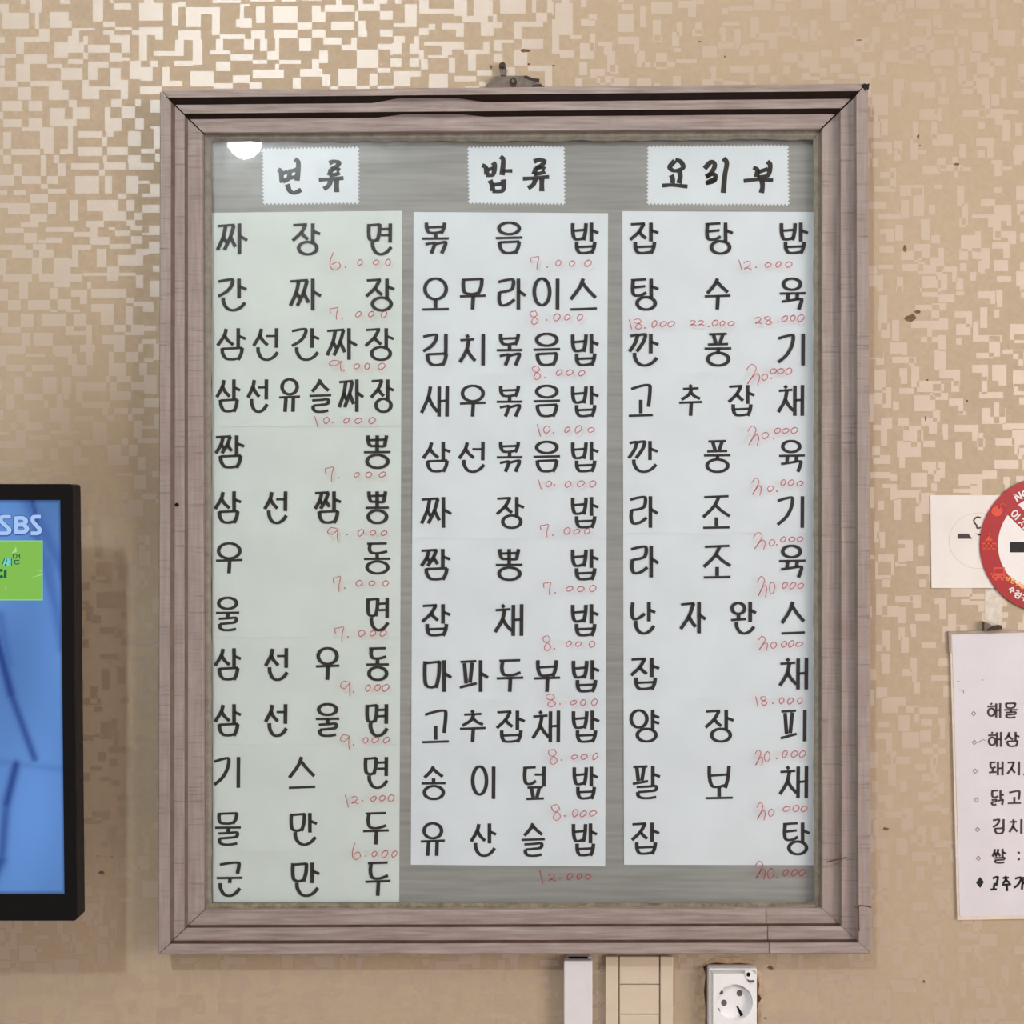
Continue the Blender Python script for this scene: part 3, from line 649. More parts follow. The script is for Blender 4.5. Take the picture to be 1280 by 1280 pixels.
BAP = (714, 750)
column([(264.5, 266), (502.5, 263.5), (499, 1127.5), (266, 1127.5)], [401, 533, 667, 797, 932, 1064], M['paper_green'], [
 ('짜장면', 278, 319, [(270, 311), (364, 402), (459, 491)]), ('간짜장', 347, 389, [(271, 310), (361, 403), (456, 495)]),
 ('삼선간짜장', 409, 451, [(270, 309), (315, 349), (363, 401), (407, 448), (455, 494)]),
 ('삼선유슬짜장', 473, 516, [(269, 302), (308, 336), (347, 377), (385, 416), (422, 456), (462, 494)]),
 ('짬뽕', 543, 586, [(268, 307), (453, 490)]), ('삼선짬뽕', 613, 655, [(267, 303), (329, 360), (392, 428), (455, 488)]),
 ('우동', 678, 718, [(268, 305), (453, 490)]), ('울면', 746, 789, [(268, 301), (458, 487)]),
 ('삼선우동', 809, 851, [(267, 303), (330, 361), (393, 426), (456, 488)]), ('삼선울면', 879, 921, [(267, 303), (330, 360), (393, 426), (457, 486)]),
 ('기스면', 945, 986, [(266, 300), (359, 396), (455, 486)]), ('물만두', 1015, 1057, [(267, 303), (362, 398), (452, 488)]),
 ('군만두', 1077, 1121, [(269, 305), (364, 401), (455, 490)])])
column([(517, 265), (760, 266.5), (756.5, 1083), (513.5, 1081)], [468, 673, 876], M['paper_blue'], [
 ('볶음밥', 277, 318, [(526, 563), (618, 655), BAP]), ('오무라이스', 347, 388, [(526, 563), (573, 609), (621, 659), (666, 699), (711, 748)]),
 ('김치볶음밥', 416, 458, [(527, 560), (573, 606), (619, 655), (665, 702), BAP]), ('새우볶음밥', 481, 522, [(525, 561), (573, 609), (619, 655), (665, 702), BAP]),
 ('삼선볶음밥', 551, 591, [(527, 565), (572, 607), (619, 655), (665, 702), BAP]), ('짜장밥', 620, 661, [(525, 566), (619, 657), BAP]),
 ('짬뽕밥', 685, 726, [(525, 565), (618, 655), BAP]), ('잡채밥', 754, 796, [(526, 565), (617, 654), BAP]),
 ('마파두부밥', 824, 866, [(529, 566), (573, 612), (619, 656), (666, 702), (715, 751)]), ('고추잡채밥', 887, 929, [(526, 563), (573, 609), (619, 658), (664, 700), (715, 751)]),
 ('송이덮밥', 957, 1000, [(525, 559), (589, 619), (652, 682), (716, 749)]), ('유산슬밥', 1028, 1071, [(524, 558), (587, 622), (650, 683), (715, 748)])])
column([(778, 264), (1017, 265), (1022, 1081.5), (780, 1081)], [467, 667, 873], M['paper_blue'], [
 ('잡탕밥', 277, 318, [(786, 825), (880, 918), (975, 1012)]), ('탕수육', 347, 388, [(787, 825), (879, 915), (973, 1009)]),
 ('깐풍기', 416, 458, [(785, 825), (879, 916), (971, 1006)]), ('고추잡채', 480, 521, [(784, 818), (847, 880), (909, 945), (971, 1005)]),
 ('깐풍육', 550, 591, [(784, 824), (878, 915), (972, 1008)]), ('라조기', 619, 661, [(786, 824), (877, 914), (970, 1005)]),
 ('라조육', 681, 723, [(787, 825), (878, 915), (972, 1009)]), ('난자완스', 751, 793, [(788, 821), (849, 884), (912, 947), (975, 1008)]),
 ('잡채', 821, 863, [(787, 826), (973, 1010)]), ('양장피', 886, 928, [(787, 826), (880, 919), (974, 1008)]),
 ('팔보채', 956, 999, [(789, 827), (880, 918), (973, 1010)]), ('잡탕', 1027, 1069, [(788, 826), (977, 1014)])])

# prices in red marker on the outside of the glass
DG = {
 '0': [(S, [(.55, .02), (.2, .2), (.05, .6), (.35, .98), (.8, .75), (.95, .3), (.6, .02), (.35, .12)])],
 '1': [(L, [(.5, 0), (.6, 1)])],
 '2': [(S, [(0, .25), (.45, .0), (.85, .25), (.5, .7), (.1, .95), (.3, .75), (.6, .85), (1, .95)])],
 '3': [(S, [(0, .3), (.4, .02), (.75, .2), (.5, .55), (.1, .95), (.5, .6), (.8, .45), (1, .6), (.85, 1)])],
 '6': [(S, [(.35, 0), (.08, .45), (.1, .85), (.5, 1), (.95, .8), (.75, .55), (.2, .68)])],
 '7': [(S, [(.1, .45), (.05, .1)]), (S, [(.05, .08), (.5, .05), (.95, .0), (.8, .5), (.75, 1)])],
 '8': [(S, [(.6, .02), (.1, .15), (.25, .42), (.65, .5), (.95, .75), (.6, 1), (.25, .85), (.45, .55), (.85, .3), (.65, .02)])],
 '9': [(S, [(.75, .1), (.3, .05), (.05, .35), (.4, .5), (.75, .25), (.85, .1), (.8, .5), (.85, 1)])],
}
def price(dg, dot, zs, zy):
    r = random.Random(int(zy * 7 + zs[0]))
    g = [draw(DG[c], bb, 1.25, 1.1) for c, bb in dg]
    if dot: x, y = dot; g.append(([(x - 1, y - 1), (x + 1, y - .8), (x + .9, y + 1), (x - 1.1, y + .9)], [(0, 1, 2, 3)]))
    for x in zs:
        w = r.uniform(3.4, 4.8); h = r.uniform(3.4, 4.8)
        g.append(draw(DG['0'], (x - w, zy - h + r.uniform(-1, 1), x + w, zy + h), 1.3, 1.15, shear=r.uniform(0, .3)))
    flat('price', g, ZG + .0002, M['red'], glass)
for a in [
 ([('6', (412, 315, 426, 338))], (432, 334), (450, 470, 485), 328), ([('7', (412, 384, 423, 400))], (428, 398), (448, 464, 480), 393),
 ([('9', (411, 450, 427, 465))], (430, 463), (446, 459, 477), 458), ([('1', (393, 520, 398, 535)), ('0', (404, 521, 412, 530))], (416, 528), (433, 448, 465), 526),
 ([('7', (406, 583, 417, 603))], (423, 597), (446, 461, 478), 593), ([('9', (409, 659, 423, 678))], (434, 668), (451, 466, 480), 666),
 ([('7', (416, 720, 426, 740))], (431, 735), (449, 465, 482), 729), ([('7', (418, 783, 430, 803))], (435, 796), (452, 466, 479), 792),
 ([('9', (425, 851, 438, 871))], (442, 865), (460, 472, 482), 860), ([('9', (425, 918, 437, 937))], (442, 931), (457, 469, 483), 925),
 ([('1', (431, 993, 436, 1010)), ('2', (438, 995, 449, 1005))], (453, 1001), (467, 478, 489), 998), ([('6', (440, 1053, 451, 1075))], (457, 1070), (468, 481, 493), 1068),
 ([('7', (663, 320, 674, 338))], (684, 334), (698, 715, 735), 329), ([('8', (662, 388, 673, 406))], (683, 400), (696, 709, 725), 397),
 ([('8', (665, 457, 676, 475))], (681, 472), (699, 712, 727), 466), ([('1', (671, 530, 676, 546)), ('0', (679, 532, 688, 542))], (692, 541), (709, 723, 739), 537),
 ([('1', (672, 598, 677, 612)), ('0', (682, 601, 690, 609))], (693, 606), (710, 726, 741), 605), ([('7', (675, 655, 686, 672))], (691, 669), (709, 721, 734), 664),
 ([('7', (679, 727, 689, 744))], (694, 741), (712, 726, 741), 736), ([('8', (678, 794, 689, 814))], (693, 811), (711, 723, 740), 805),
 ([('8', (682, 867, 695, 884))], (700, 880), (717, 729, 743), 878), ([('8', (685, 936, 697, 956))], (702, 950), (718, 730, 744), 946),
 ([('8', (689, 1005, 701, 1026))], (706, 1020), (719, 729, 741), 1017), ([('1', (674, 1087, 679, 1105)), ('2', (685, 1092, 695, 1101))], (700, 1098), (712, 724, 735), 1096),
 ([('1', (923, 324, 928, 338)), ('2', (929, 326, 940, 337))], (945, 334), (960, 973, 986), 331),
 ([('1', (786, 399, 790, 412)), ('8', (792, 398, 803, 412))], (806, 410), (818, 829, 839), 405), ([('2', (862, 400, 871, 407)), ('2', (872, 400, 881, 407))], (886, 408), (894, 903, 914), 404),
 ([('2', (943, 396, 953, 405)), ('8', (955, 395, 965, 406))], (973, 402), (981, 991, 1001), 398),
 ([('3', (932, 455, 950, 482)), ('0', (952, 467, 960, 476))], (964, 473), (967, 976, 986), 464), ([('3', (934, 532, 949, 558)), ('0', (952, 540, 961, 549))], (967, 548), (972, 982, 993), 538),
 ([('3', (939, 597, 952, 620)), ('0', (959, 607, 967, 615))], (971, 614), (979, 989, 1000), 604), ([('3', (941, 665, 957, 688)), ('0', (961, 674, 969, 683))], (971, 681), (979, 990, 1000), 674),
 ([('3', (946, 720, 959, 747)), ('0', (961, 727, 969, 743))], None, (981, 991, 1001), 732), ([('3', (947, 795, 960, 814)), ('0', (963, 802, 971, 811))], None, (980, 989, 999), 805),
 ([('1', (944, 870, 948, 884)), ('8', (950, 870, 959, 882))], (966, 879), (977, 988, 1000), 876), ([('3', (943, 937, 954, 958)), ('0', (955, 939, 963, 953))], (971, 948), (981, 993, 1003), 943),
 ([('3', (945, 1003, 957, 1026)), ('0', (960, 1011, 968, 1021))], None, (983, 995, 1005), 1011), ([('3', (943, 1076, 957, 1100)), ('0', (959, 1085, 968, 1099))], (971, 1097), (982, 993, 1003), 1091)]:
    price(*a)

# hanger plate at the top edge
hp = mesh('hanger_plate', *prism([(602, 114), (617, 95.5), (657, 94.5), (666, 97.5), (674, 98.5), (674, 101.5), (666, 102.5), (676, 105), (683, 114)], .003, .006), M['metal_dark'], board)
mesh('screw_hole', *prism(blob(641.5, 103, 4.6, 6, 18, .08, 2), .0061, .0064), M['metal_black'], hp)
mesh('screw', *prism(blob(641.5, 101.5, 1.8, 2.6, 12, .1, 3), .0065, .0085), M['metal_dark'], hp)
mesh('rust_edge', *prism([(657, 94), (667, 98), (674.5, 98.5), (674, 102), (664, 100), (655, 96.5)], .0061, .0068), M['metal_black'], hp)
mesh('rust_edge', *prism([(666, 106), (676, 105), (684, 111), (675, 113.5), (663, 110)], .0061, .0068), M['metal_black'], hp)
nail = empty('nail', P(628, 93, 0)); tag(nail, 'rusty nail in the wall above the metal hanger plate', 'nail')
mesh('shank', *prism([(625.2, 85), (630.8, 85), (632.5, 94.4), (625.8, 94.2)], .0004, .007), M['metal_dark'], nail)
mesh('head', *prism(blob(628, 81, 4, 3.4, 12, .12, 9), .0004, .010), M['metal_black'], nail)

# ------------------------------------------------------------------ television
tvc = Vector((-0.9, 0, -0.217))
tv = empty('television', (tvc.x, 0, -0.4655)); tag(tv, 'black flat television showing a blue picture with a green caption', 'television')
TILT = 0.013 / 0.497
def tvp(x, z, d): return Vector((x, -(d + TILT * (z - tvc.z)), z))
TX0, TX1, TZ0, TZ1 = -1.3215, -0.4955, -0.4655, 0.0316
SX0, SX1, SZ0, SZ1 = -1.3075, -0.5095, -0.4355, 0.0135
def rrect(x0, x1, z0, z1, r, n=5):
    out = []
    for cx, cz, a0 in ((x1 - r, z0 + r, -90), (x1 - r, z1 - r, 0), (x0 + r, z1 - r, 90), (x0 + r, z0 + r, 180)):
        for k in range(n + 1):
            a = math.radians(a0 + 90 * k / n); out.append((cx + r * math.cos(a), cz + r * math.sin(a)))
    return out
def tv_prism(pts, d0, d1): return prism_real([tvp(x, z, d1) for x, z in pts], d1 - d0)
DF = 0.1295
body = mesh('panel_body', *tv_prism(rrect(TX0, TX1, TZ0, TZ1, .0035), .104, DF - .0035), M['bezel_side'], tv)
bevel_obj(body, .002)
o = rrect(TX0, TX1, TZ0, TZ1, .0035); inn = [(min(max(x, SX0), SX1), min(max(z, SZ0), SZ1)) for x, z in o]
V, F = [], []; n = len(o)
for (pts, d) in ((o, DF - .0035), (o, DF - .001), ([(x * .9997 + tvc.x * .0003, z) for x, z in o], DF), (inn, DF), (inn, DF - .0035)): V += [tvp(x, z, d) for x, z in pts]
for k in range(4):
    for i in range(n):
        j = (i + 1) % n; F.append((k * n + i, k * n + j, (k + 1) * n + j, (k + 1) * n + i))
bz = mesh('bezel', V, F, M['bezel'], tv)
mesh('rear_housing', *tv_prism(rrect(TX0 + .06, TX1 - .06, TZ0 + .05, TZ1 - .05, .02), .06, .1039), M['bezel_side'], tv)
mesh('wall_bracket', *join([box_real(-1.05, -.75, -.32, -.12, .0, .012), box_real(-.98, -.95, -.30, -.14, .012, .057), box_real(-.85, -.82, -.30, -.14, .012, .057)]), M['bezel_side'], tv)
# picture on the screen, painted per vertex and emitted
def segd(px, py, a, b):
    ax, ay = a; bx, by = b; t = np.clip(((px - ax) * (bx - ax) + (py - ay) * (by - ay)) / ((bx - ax) ** 2 + (by - ay) ** 2), 0, 1)
    return np.hypot(px - ax - t * (bx - ax), py - ay - t * (by - ay)), t
step = .0022
nx = int((SX1 - SX0) / step); nz = int((SZ1 - SZ0) / step)
gx = np.linspace(SX0, SX1, nx + 1); gz = np.linspace(SZ0, SZ1, nz + 1)
XX, ZZ = np.meshgrid(gx, gz)
dd = DF - .0025 + TILT * (ZZ - tvc.z); PXs = 640 + XX * 1000 * D / (D - dd); PYs = 640 - ZZ * 1000 * D / (D - dd)
pic = np.zeros(XX.shape + (3,)); pic[:] = lin(98, 142, 208)[:3]
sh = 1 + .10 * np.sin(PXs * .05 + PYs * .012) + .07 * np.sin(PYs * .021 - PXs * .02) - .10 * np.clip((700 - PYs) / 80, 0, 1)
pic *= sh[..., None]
mask = np.zeros(XX.shape); tint = np.zeros(pic.shape)
deep = np.array(lin(58, 88, 160)[:3]); deeper = np.array(lin(44, 66, 138)[:3])
for a, b, w, k, col in (((28, 610), (82, 720), 9, .55, deep), ((40, 625), (47, 655), 4, .8, deeper), ((44, 660), (70, 760), 6, .55, deep), ((60, 700), (78, 810), 7, .5, deep),
        ((-6, 792), (14, 868), 6, .95, deeper), ((14, 868), (43, 948), 5, .8, deeper), ((20, 956), (8, 1005), 6, .9, deeper), ((8, 1005), (2, 1075), 6, .7, deeper), ((2, 1075), (-20, 1120), 7, .8, deeper),
        ((-10, 800), (-60, 1000), 20, .5, deep), ((0, 770), (10, 830), 7, .5, deep), ((-40, 620), (-160, 1110), 18, .5, deep), ((-220, 620), (-330, 1110), 24, .5, deep), ((-480, 620), (-420, 1110), 24, .4, deep), ((0, 952), (80, 962), 5, .25, deep)):
    d, t = segd(PXs, PYs, a, b); m_ = k * np.exp(-(d / w) ** 2); best = m_ > mask; mask = np.where(best, m_, mask); tint[best] = col
pic = pic * (1 - mask[..., None]) + tint * mask[..., None]
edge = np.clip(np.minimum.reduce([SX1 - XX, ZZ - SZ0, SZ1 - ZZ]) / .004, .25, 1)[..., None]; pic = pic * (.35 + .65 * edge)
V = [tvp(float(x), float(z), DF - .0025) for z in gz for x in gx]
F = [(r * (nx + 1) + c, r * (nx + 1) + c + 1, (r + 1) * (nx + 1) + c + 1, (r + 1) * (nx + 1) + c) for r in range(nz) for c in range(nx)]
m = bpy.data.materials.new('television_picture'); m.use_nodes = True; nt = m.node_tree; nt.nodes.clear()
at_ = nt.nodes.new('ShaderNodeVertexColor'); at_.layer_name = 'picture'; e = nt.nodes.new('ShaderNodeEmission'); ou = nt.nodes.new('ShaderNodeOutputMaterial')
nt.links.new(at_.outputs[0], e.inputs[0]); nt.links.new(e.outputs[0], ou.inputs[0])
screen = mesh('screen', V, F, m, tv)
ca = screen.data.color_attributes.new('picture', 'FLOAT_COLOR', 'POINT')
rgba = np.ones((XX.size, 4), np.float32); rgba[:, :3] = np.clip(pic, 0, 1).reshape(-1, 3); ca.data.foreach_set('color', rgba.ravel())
def tv_flat(name, parts, off, m, parent=screen):
    V, F = [], []
    for v, f in parts:
        b = len(V)
        for x, y in v:
            d = DF - .0025 + off; z = (640 - y) / 1000 * (D - d) / D
            d2 = d + TILT * (z - tvc.z); V.append(Vector(((x - 640) / 1000 * (D - d2) / D, -d2, (640 - y) / 1000 * (D - d2) / D)))
        F += [tuple(i + b for i in q) for q in f]
    return mesh(name, V, F, m, parent)
quad = lambda x0, y0, x1, y1: ([(x0, y0), (x0, y1), (x1, y1), (x1, y0)], [(0, 1, 2, 3)])
LS = [(S, [(1, .1), (.5, .1), (.2, .14), (.22, .34), (.6, .56), (.9, .74), (.75, .9), (.4, .92), (0, .92)])]
LB = [(L, [(.14, .02), (.14, .98)]), (S, [(.1, .1), (.6, .1), (.82, .28), (.6, .46), (.14, .48)]), (S, [(.14, .5), (.65, .5), (.9, .72), (.65, .9), (.1, .92)])]
lg = [draw(LS, (-3.5, 644, 15.5, 668.5), 5, 4.6), draw(LB, (17, 644, 36, 668.5), 5.6, 4.6), draw(LS, (36.5, 644, 53, 668.5), 5, 4.6)]
tv_flat('channel_letters_outline', [draw(s, (a - 1, 643.2, b + 1.4, 670), 6.8, 6.4) for s, a, b in ((LS, -3.5, 15.5), (LB, 17, 36), (LS, 36.5, 53))], .0003, emit('logo_outline', lin(66, 100, 170)))
tv_flat('channel_letters', lg, .0005, emit('logo_pale_blue', lin(178, 208, 255)))
ban = tv_flat('caption_banner', [quad(-95, 675.5, 53.5, 750.5)], .0003, emit('caption_edge', lin(150, 214, 160)))
tv_flat('caption_banner_fill', [quad(-95, 676.8, 52.3, 749)], .0004, emit('caption_green', lin(138, 198, 88)))
tv_flat('caption_letters_outline', [draw(syllable('새'), (2.5, 695.5, 14.5, 709.5), 4.6, 4.6), draw(syllable('새'), (-14, 694, -1, 708), 4.6, 4.6), draw(syllable('디'), (-4, 711, 8, 724), 3.6, 3.6), draw(syllable('머'), (16, 692, 25, 699), 1.2, 1.2), draw(J['D'], (17, 700, 25, 705.5), 1.2, 1.2)], .0006, emit('caption_dark_green', lin(34, 104, 74)))
tv_flat('caption_letters', [draw(syllable('새'), (3.5, 696.5, 13.5, 708.5), 2.2, 2.0), draw(syllable('새'), (-13, 695, -2, 707), 2.2, 2)], .0008, emit('caption_cyan', lin(128, 226, 214)))
tv_flat('caption_glints', [([(18, 687), (20, 683), (21, 690), (14.5, 691.5)], [(0, 1, 2, 3)]), ([(37, 722.6), (53, 717), (53, 718.6)], [(0, 1, 2)]), ([(44, 713), (52, 713.5), (52, 714.4)], [(0, 1, 2)]), ([(6, 738), (6.8, 731), (7.4, 733)], [(0, 1, 2)])], .0007, emit('caption_glint', lin(178, 232, 150)))

# ------------------------------------------------------------------ sheets and sign at the right
sheet = mesh('no_smoking_sheet', *prism([(1163, 619), (1284, 619), (1284, 735), (1164.5, 735)], .0004, .0014), M['sheet_white'])
tag(sheet, 'faded white square sheet with a cigarette mark, half hidden behind the round red sign', 'sheet')
flat('cigarette_mark', [([(1197, 667), (1197, 673.5), (1215.5, 673.5), (1210.5, 667)], [(0, 1, 2, 3)]), ([(1219, 667), (1224, 669.5), (1230, 669.5), (1230, 667)], [(0, 1, 2, 3)]),
     draw([(S, [(1, .05), (.45, .0), (.05, .3), (.3, .65), (.45, .75), (.5, 1), (1, .95)])], (1216.5, 645.5, 1227, 661), 2.0, 2.0)], .0016, M['notice_ink'], sheet)
pr = [draw([(S, ell(-60, -330, 22))], (1186, 641, 1256, 711), .8, .8)]
flat('pressed_ring', pr, .0015, plain('faint_grey_mark', lin(196, 188, 184), .7, .1), sheet)

sign = empty('no_smoking_sign', P(1310, 766, 0.002)); tag(sign, 'round red and white no smoking sign overlapping the white sheet', 'sign')
SC, SR, SRI = (1310, 681), 85.0, 62.5
circ = lambda r, n=72: [(SC[0] + r * math.cos(2 * math.pi * i / n), SC[1] + r * math.sin(2 * math.pi * i / n)) for i in range(n)]
mesh('disc', *prism(circ(SR), .0018, .0030), M['sign_red'], sign)
disc = [o_ for o_ in sign.children][0]
def half(sgn):
    hw = 9.2; pts = []
    a = math.asin(hw / SRI)
    n = 40
    base = math.radians(45)
    for i in range(n + 1):
        t = a + (math.pi - 2 * a) * i / n
        x, y = SRI * math.cos(t), sgn * SRI * math.sin(t)
        pts.append((SC[0] + x * math.cos(base) - y * math.sin(base), SC[1] + x * math.sin(base) + y * math.cos(base)))
    return pts
for s_ in (1, -1): mesh('white_field', *prism(half(s_), .0030, .0032), M['sign_white'], disc)
flat('cigarette_mark', [quad(1262.5, 677.5, 1333, 690.5)], .0034, M['ink'], disc)
ZS = .0034
Ltr = {'N': [(L, [(0, 1), (0, 0)]), (L, [(0, 0), (1, 1)]), (L, [(1, 1), (1, 0)])], 'o': [(S, ell(n=14))]}
flat('sign_lettering', [draw(Ltr['N'], (1268.5, 615, 1277, 627), 2.2, 2.0, rot=math.radians(-28)), draw(Ltr['o'], (1277.5, 613, 1284.5, 621), 2.0, 2.0, rot=math.radians(-26)),
     draw(syllable('이'), (1264, 638, 1274, 649), 1.8, 1.8, rot=math.radians(42)), draw(syllable('지'), (1273, 648, 1284, 660), 1.8, 1.8, rot=math.radians(42)),
     draw(syllable('수'), (1260.5, 733, 1269, 742), 1.7, 1.6, rot=math.radians(30)), draw(syllable('정'), (1267.5, 738, 1276.5, 748), 1.7, 1.6, rot=math.radians(26)), draw(syllable('구'), (1276, 743, 1285, 752), 1.7, 1.6, rot=math.radians(20))], ZS, M['sign_white'], disc)
flat('sign_lettering', [draw(syllable(c), (1257.5 + 5.6 * k, 719 + 3.6 * k, 1263.5 + 5.6 * k, 726 + 3.6 * k), 1.1, 1.0, rot=math.radians(34)) for k, c in enumerate('금연구역')], ZS, M['sign_yellow'], disc)
fan = lambda pts: (pts, [tuple(range(len(pts)))])
flat('pictogram', [fan(blob(1246, 639, 6.8, 6.6, 20, 0)), draw([(S, [(0, .4), (.35, .0), (.8, .1), (1, .45), (.85, 1)])], (1248, 629, 1258, 645), 1.1, 1.1)], ZS, M['sign_orange'], disc)
flat('pictogram', [fan([(1231, 676), (1236, 669), (1241, 676)]), quad(1227, 678.5, 1246, 680.3), quad(1226.5, 685, 1246, 686.6), quad(1232.5, 677, 1234, 686), quad(1238, 677, 1239.6, 686), quad(1227, 680, 1228.2, 686), quad(1244.6, 680, 1246, 686), quad(1235.5, 666, 1236.5, 670)], ZS, M['sign_orange'], disc)
flat('pictogram', [quad(1241.5, 709, 1256, 718.5), quad(1240, 718.5, 1257.5, 723), quad(1243, 723, 1246.5, 725.5), quad(1251, 723, 1254.5, 725.5), quad(1238.6, 715.5, 1240.4, 719)], ZS, M['sign_orange'], disc)
flat('bus_windscreen', [quad(1243.5, 711, 1254, 716.5), quad(1243, 719.6, 1245.5, 721.4), quad(1252, 719.6, 1254.5, 721.4)], ZS + .0001, M['sign_red'], disc)

notice = empty('origin_notice', P(1310, 1149, 0)); tag(notice, 'laminated white notice of printed ingredient lines hanging below the round sign', 'notice')
lam = mesh('laminate', *prism([(1187.5, 790), (1436, 786), (1444, 1146), (1196.8, 1150)], .0006, .0030), M['laminate'], notice)
mesh('laminate_edge', *prism([(1185.5, 789.5), (1300, 787.2), (1440, 784.5), (1440, 787.5), (1300, 790.2), (1189, 793), (1189.5, 816), (1186.8, 816)], .0004, .0036), M['sheet_edge'], notice)
sp = mesh('paper', *prism([(1190, 793.5), (1430, 790), (1438, 1142), (1200, 1145.5)], .0031, .0034), M['sheet_grey'], notice)
ZN = .0036
for text, boxes in (('해물', [(1233, 878, 1251.5, 898), (1254, 878, 1273, 898)]), ('해삼', [(1234, 914, 1252.5, 934.5), (1255, 914, 1275.5, 934)]),
        ('돼지고', [(1235, 951, 1254.5, 970), (1258, 951, 1275, 970), (1278, 952, 1296, 969)]), ('닭고기', [(1238, 987, 1256, 1007), (1258.5, 988, 1277.5, 1005), (1281, 987, 1298, 1007)]),
        ('김치', [(1240, 1023, 1256, 1043), (1260.5, 1023, 1278, 1043)]), ('쌀', [(1239.5, 1060, 1259, 1079.5)])):
    flat('printed_words', [draw(syllable(c), b, 2.9, 2.2) for c, b in zip(text, boxes)], ZN, M['notice_ink'], sp)
flat('printed_words', [fan(blob(1273.5, 1066, 1.7, 1.7, 10, 0)), fan(blob(1273.5, 1074, 1.7, 1.7, 10, 0))], ZN, M['notice_ink'], sp)
flat('handwritten_words', [draw(syllable('고'), (1238, 1095, 1248.5, 1113), 3, 2.6, shear=.15), draw(syllable('추'), (1251, 1094, 1265, 1115), 3.2, 2.6, shear=-.1), draw(syllable('가'), (1267, 1095, 1283, 1113), 3, 2.6, shear=.1)], ZN, M['ink'], sp)
dia = lambda x, y, r: draw([(L, [(.5, 0), (1, .5), (.5, 1), (0, .5), (.5, 0)])], (x - r, y - r, x + r, y + r), 1.1, 1.1)
for x, y in ((1217, 892), (1218, 928), (1219, 964), (1220.5, 1000), (1222, 1037), (1223, 1073)): flat('bullet', [dia(x, y, 3.2)], ZN, M['bullet'], sp)
flat('bullet', [fan([(1225, 1096), (1230, 1102.5), (1225.3, 1110), (1220, 1103.5)])], ZN, M['ink'], sp)
flat('faint_mark', [draw([(L, [(0, 1), (.4, .2)]), (L, [(.6, 0), (1, .3)])], (1223, 924, 1232, 929), .9, .8), fan(blob(1198, 852, 1.5, .8, 8, .3)), fan(blob(1228, 850, 1.2, .7, 8, .3)), draw([(L, [(0, 0), (.9, .1)]), (L, [(.9, .1), (1, 1)])], (1198, 862, 1205, 867), .9, .9)], ZN, M['bullet'], sp)
clip = empty('notice_clip', P(1240, 790, 0)); tag(clip, 'small dark metal clip holding the top edge of the laminated notice', 'clip')
mesh('jaw', *prism([(1230.5, 777), (1242, 783), (1236, 788.5), (1230.5, 788.5)], .0004, .008), M['metal_dark'], clip)
mesh('lever', *prism([(1233.5, 788.5), (1242, 783.2), (1252.5, 782), (1253, 786.5), (1242, 787.5)], .0004, .010), M['metal_black'], clip)
tp = mesh('clear_tape_strip', *prism([(1231, 737), (1253, 738), (1252.5, 779), (1243, 781), (1231, 774)], .0003, .0005), M['tape'])
tag(tp, 'mottled strip of old clear tape between the white sheet and the dark clip', 'tape')

# ------------------------------------------------------------------ cable trunking, cream duct, socket below the board
BOT = 1420
trk = empty('cable_trunking', P(723, BOT, 0)); tag(trk, 'plain white plastic cable trunking running down below the menu board', 'cable trunking')
def strip(name, x0, x1, y0, y1, z0, z1, m, parent, bev=.0006):
    o_ = mesh(name, *prism([(x0, y0), (x1, y0), (x1, y1), (x0, y1)], z0, z1), m, parent)
    if bev: bevel_obj(o_, bev, 2)
    return o_
strip('base_channel', 708, 739, 1196, BOT, .0004, .010, M['white_plastic'], trk)
strip('cover', 705, 740.5, 1201, BOT, .0102, .020, M['white_plastic'], trk, .0012)
mesh('open_end', *prism([(711, 1197), (735, 1197), (735, 1201.2), (711, 1201.2)], .0101, .0135), M['hole'], trk)
duct = empty('cream_duct', P(799, BOT, 0)); tag(duct, 'cream painted flat duct with cross seams between the trunking and the socket', 'duct')
strip('back_plate', 756.5, 841.5, 1196, BOT, .0004, .003, M['cream'], duct, .0004)
strip('side_band', 757, 773, 1196, BOT, .0032, .0085, M['cream'], duct, .0008)
strip('side_band', 825.5, 841, 1196, BOT, .0032, .0085, M['cream'], duct, .0008)
for y0, y1 in ((1196, 1230), (1231.2, 1267.5), (1268.6, 1310), (1311, 1350), (1351, BOT)): strip('cover_panel', 774.6, 824, y0, y1, .0032, .0068, M['cream'], duct, .0006)

soc = empty('wall_socket', P(914, 1300, 0)); tag(soc, 'white surface mounted round pin wall socket with grime around it', 'socket')
SZT = .024
# body (slightly larger, bevelled) and a face plate with a round well
X0, X1, Y0, Y1 = 891.5, 945.5, 1217, 1300
cxs, cys, cr = 918.5, 1253, 22.5
so = mesh('box', *prism_real([P(x, y, .0155) for x, y in ((886, 1211), (946.5, 1211), (946.5, 1304), (886, 1304))], .0150), M['socket_plastic'], soc); bevel_obj(so, .002, 3)
N = 64; ring, rect = [], []
for i in range(N):
    a = 2 * math.pi * i / N; c, s = math.cos(a), math.sin(a)
    ring.append((cxs + cr * c, cys + cr * s))
    kx = ((X1 - cxs) if c > 0 else (cxs - X0)) / max(1e-6, abs(c)); ky = ((Y1 - cys) if s > 0 else (cys - Y0)) / max(1e-6, abs(s))
    k = min(kx, ky); rect.append((cxs + k * c, cys + k * s))
for cx_, cy_ in ((X0, Y0), (X1, Y0), (X1, Y1), (X0, Y1)):
    i = min(range(N), key=lambda q: math.hypot(rect[q][0] - cx_, rect[q][1] - cy_)); rect[i] = (cx_, cy_)
r2 = [P(x, y, SZT) for x, y in rect]; c2 = [P(x, y, SZT) for x, y in ring]
rb = [Vector((v.x + (v.x - P(cxs, cys, SZT).x) * .03, -.0157, v.z + (v.z - P(cxs, cys, SZT).z) * .03)) for v in r2]
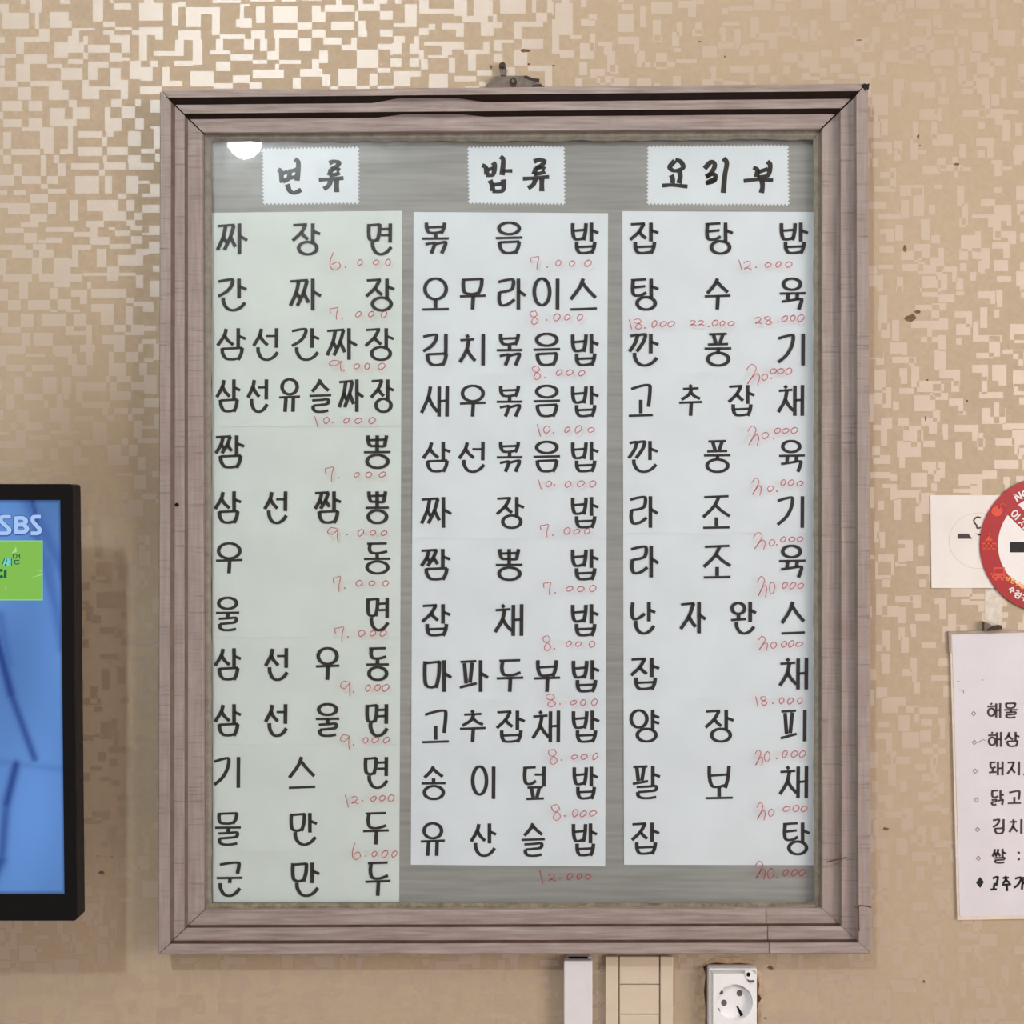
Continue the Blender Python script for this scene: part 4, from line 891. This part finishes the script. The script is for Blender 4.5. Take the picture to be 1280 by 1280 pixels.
well = [Vector((v.x, -.0160, v.z)) for v in c2]
V = rb + r2 + c2 + well; F = []
for k in range(3):
    for i in range(N):
        j = (i + 1) % N; F.append((k * N + i, (k + 1) * N + i, (k + 1) * N + j, k * N + j))
F.append(tuple(3 * N + i for i in range(N))); F.append(tuple(i for i in range(N)))
fp = mesh('face_plate', V, F, M['socket_plastic'], soc)
bm = bmesh.new(); bm.from_mesh(fp.data); bmesh.ops.recalc_face_normals(bm, faces=bm.faces); bm.to_mesh(fp.data); bm.free()
for x, y in ((905, 1253.5), (924.5, 1241.5)): mesh('pin_hole', *prism(blob(x, y, 3.7, 3.9, 20, 0), .0161, .0164), M['pin_hole'], fp)
mesh('earth_slot', *prism([(920.5, 1258), (923, 1258.5), (930, 1270), (929.5, 1273), (926, 1272)], .0161, .0166), M['hole'], fp)
mesh('earth_clip', *prism([(905, 1232.5), (908, 1231), (906.5, 1234.5), (904, 1236)], .0161, .0190), M['metal_dark'], fp)
mesh('earth_clip', *prism([(897, 1262), (899, 1261), (901, 1266), (899.5, 1267)], .0161, .0190), M['metal_dark'], fp)
mesh('well_notch', *prism(blob(901.5, 1240.5, 2.6, 3, 14, .05, 1), .0161, .0163), M['pin_hole'], fp)
mesh('screw_lug', *prism([(931.5, 1213), (939, 1213), (942.5, 1216), (943, 1226), (937, 1226.5), (933, 1223), (931.5, 1219)], SZT + .0001, SZT + .0012), M['socket_plastic'], soc)
mesh('screw_hole', *prism(blob(935.6, 1218.2, 2.5, 2.7, 16, 0), SZT + .0013, SZT + .0016), M['hole'], soc)
mesh('lug_notch', *prism([(934, 1223.6), (937, 1225.4), (943, 1225), (942.6, 1228), (938, 1228.6), (935, 1226.6)], SZT + .00125, SZT + .0015), M['pin_hole'], soc)

# ------------------------------------------------------------------ the globe lamp whose reflection shows in the glass, and an added fill globe
def lathe(prof, cx, cy, n=24):
    V, F = [], []
    for (r, z) in prof:
        for i in range(n): a = 2 * math.pi * i / n; V.append((cx + r * math.cos(a), cy + r * math.sin(a), z))
    for k in range(len(prof) - 1):
        for i in range(n): j = (i + 1) % n; F.append((k * n + i, k * n + j, (k + 1) * n + j, (k + 1) * n + i))
    return V, F
def pendant(c, R, strength, label):
    H = 2.05
    lamp = tag(empty('pendant_lamp', (c.x, c.y, H)), label, 'lamp')
    prof = [(max(.0005, R * math.sin(t)), c.z - R * math.cos(t)) for t in [math.pi * k / 14 for k in range(13)]]
    mesh('globe', *lathe(prof, c.x, c.y), emit('lamp_glow', LAMP_COL, strength), lamp, smooth=True)
    mesh('lamp_cap', *lathe([(.0005, c.z + R + .036), (.014, c.z + R + .035), (.016, c.z + R * .93), (.0005, c.z + R * .92)], c.x, c.y), M['bezel_side'], lamp)
    mesh('cord', *lathe([(.002, H - .002), (.002, c.z + R + .0355)], c.x, c.y, 8), M['white_plastic'], lamp)
    mesh('ceiling_rose', *lathe([(.0005, H - .0005), (.04, H - .0006), (.038, H - .015), (.0005, H - .018)], c.x, c.y), M['white_plastic'], lamp)
pendant(LAMP, LAMP_R, LAMP_STRENGTH, 'small white globe lamp hanging low on a long cord before the wall')
pendant(FILL_LAMP, FILL_LAMP_R, FILL_LAMP_STRENGTH, 'added unseen fill lamp, a larger white globe hanging high under the ceiling on a short cord')
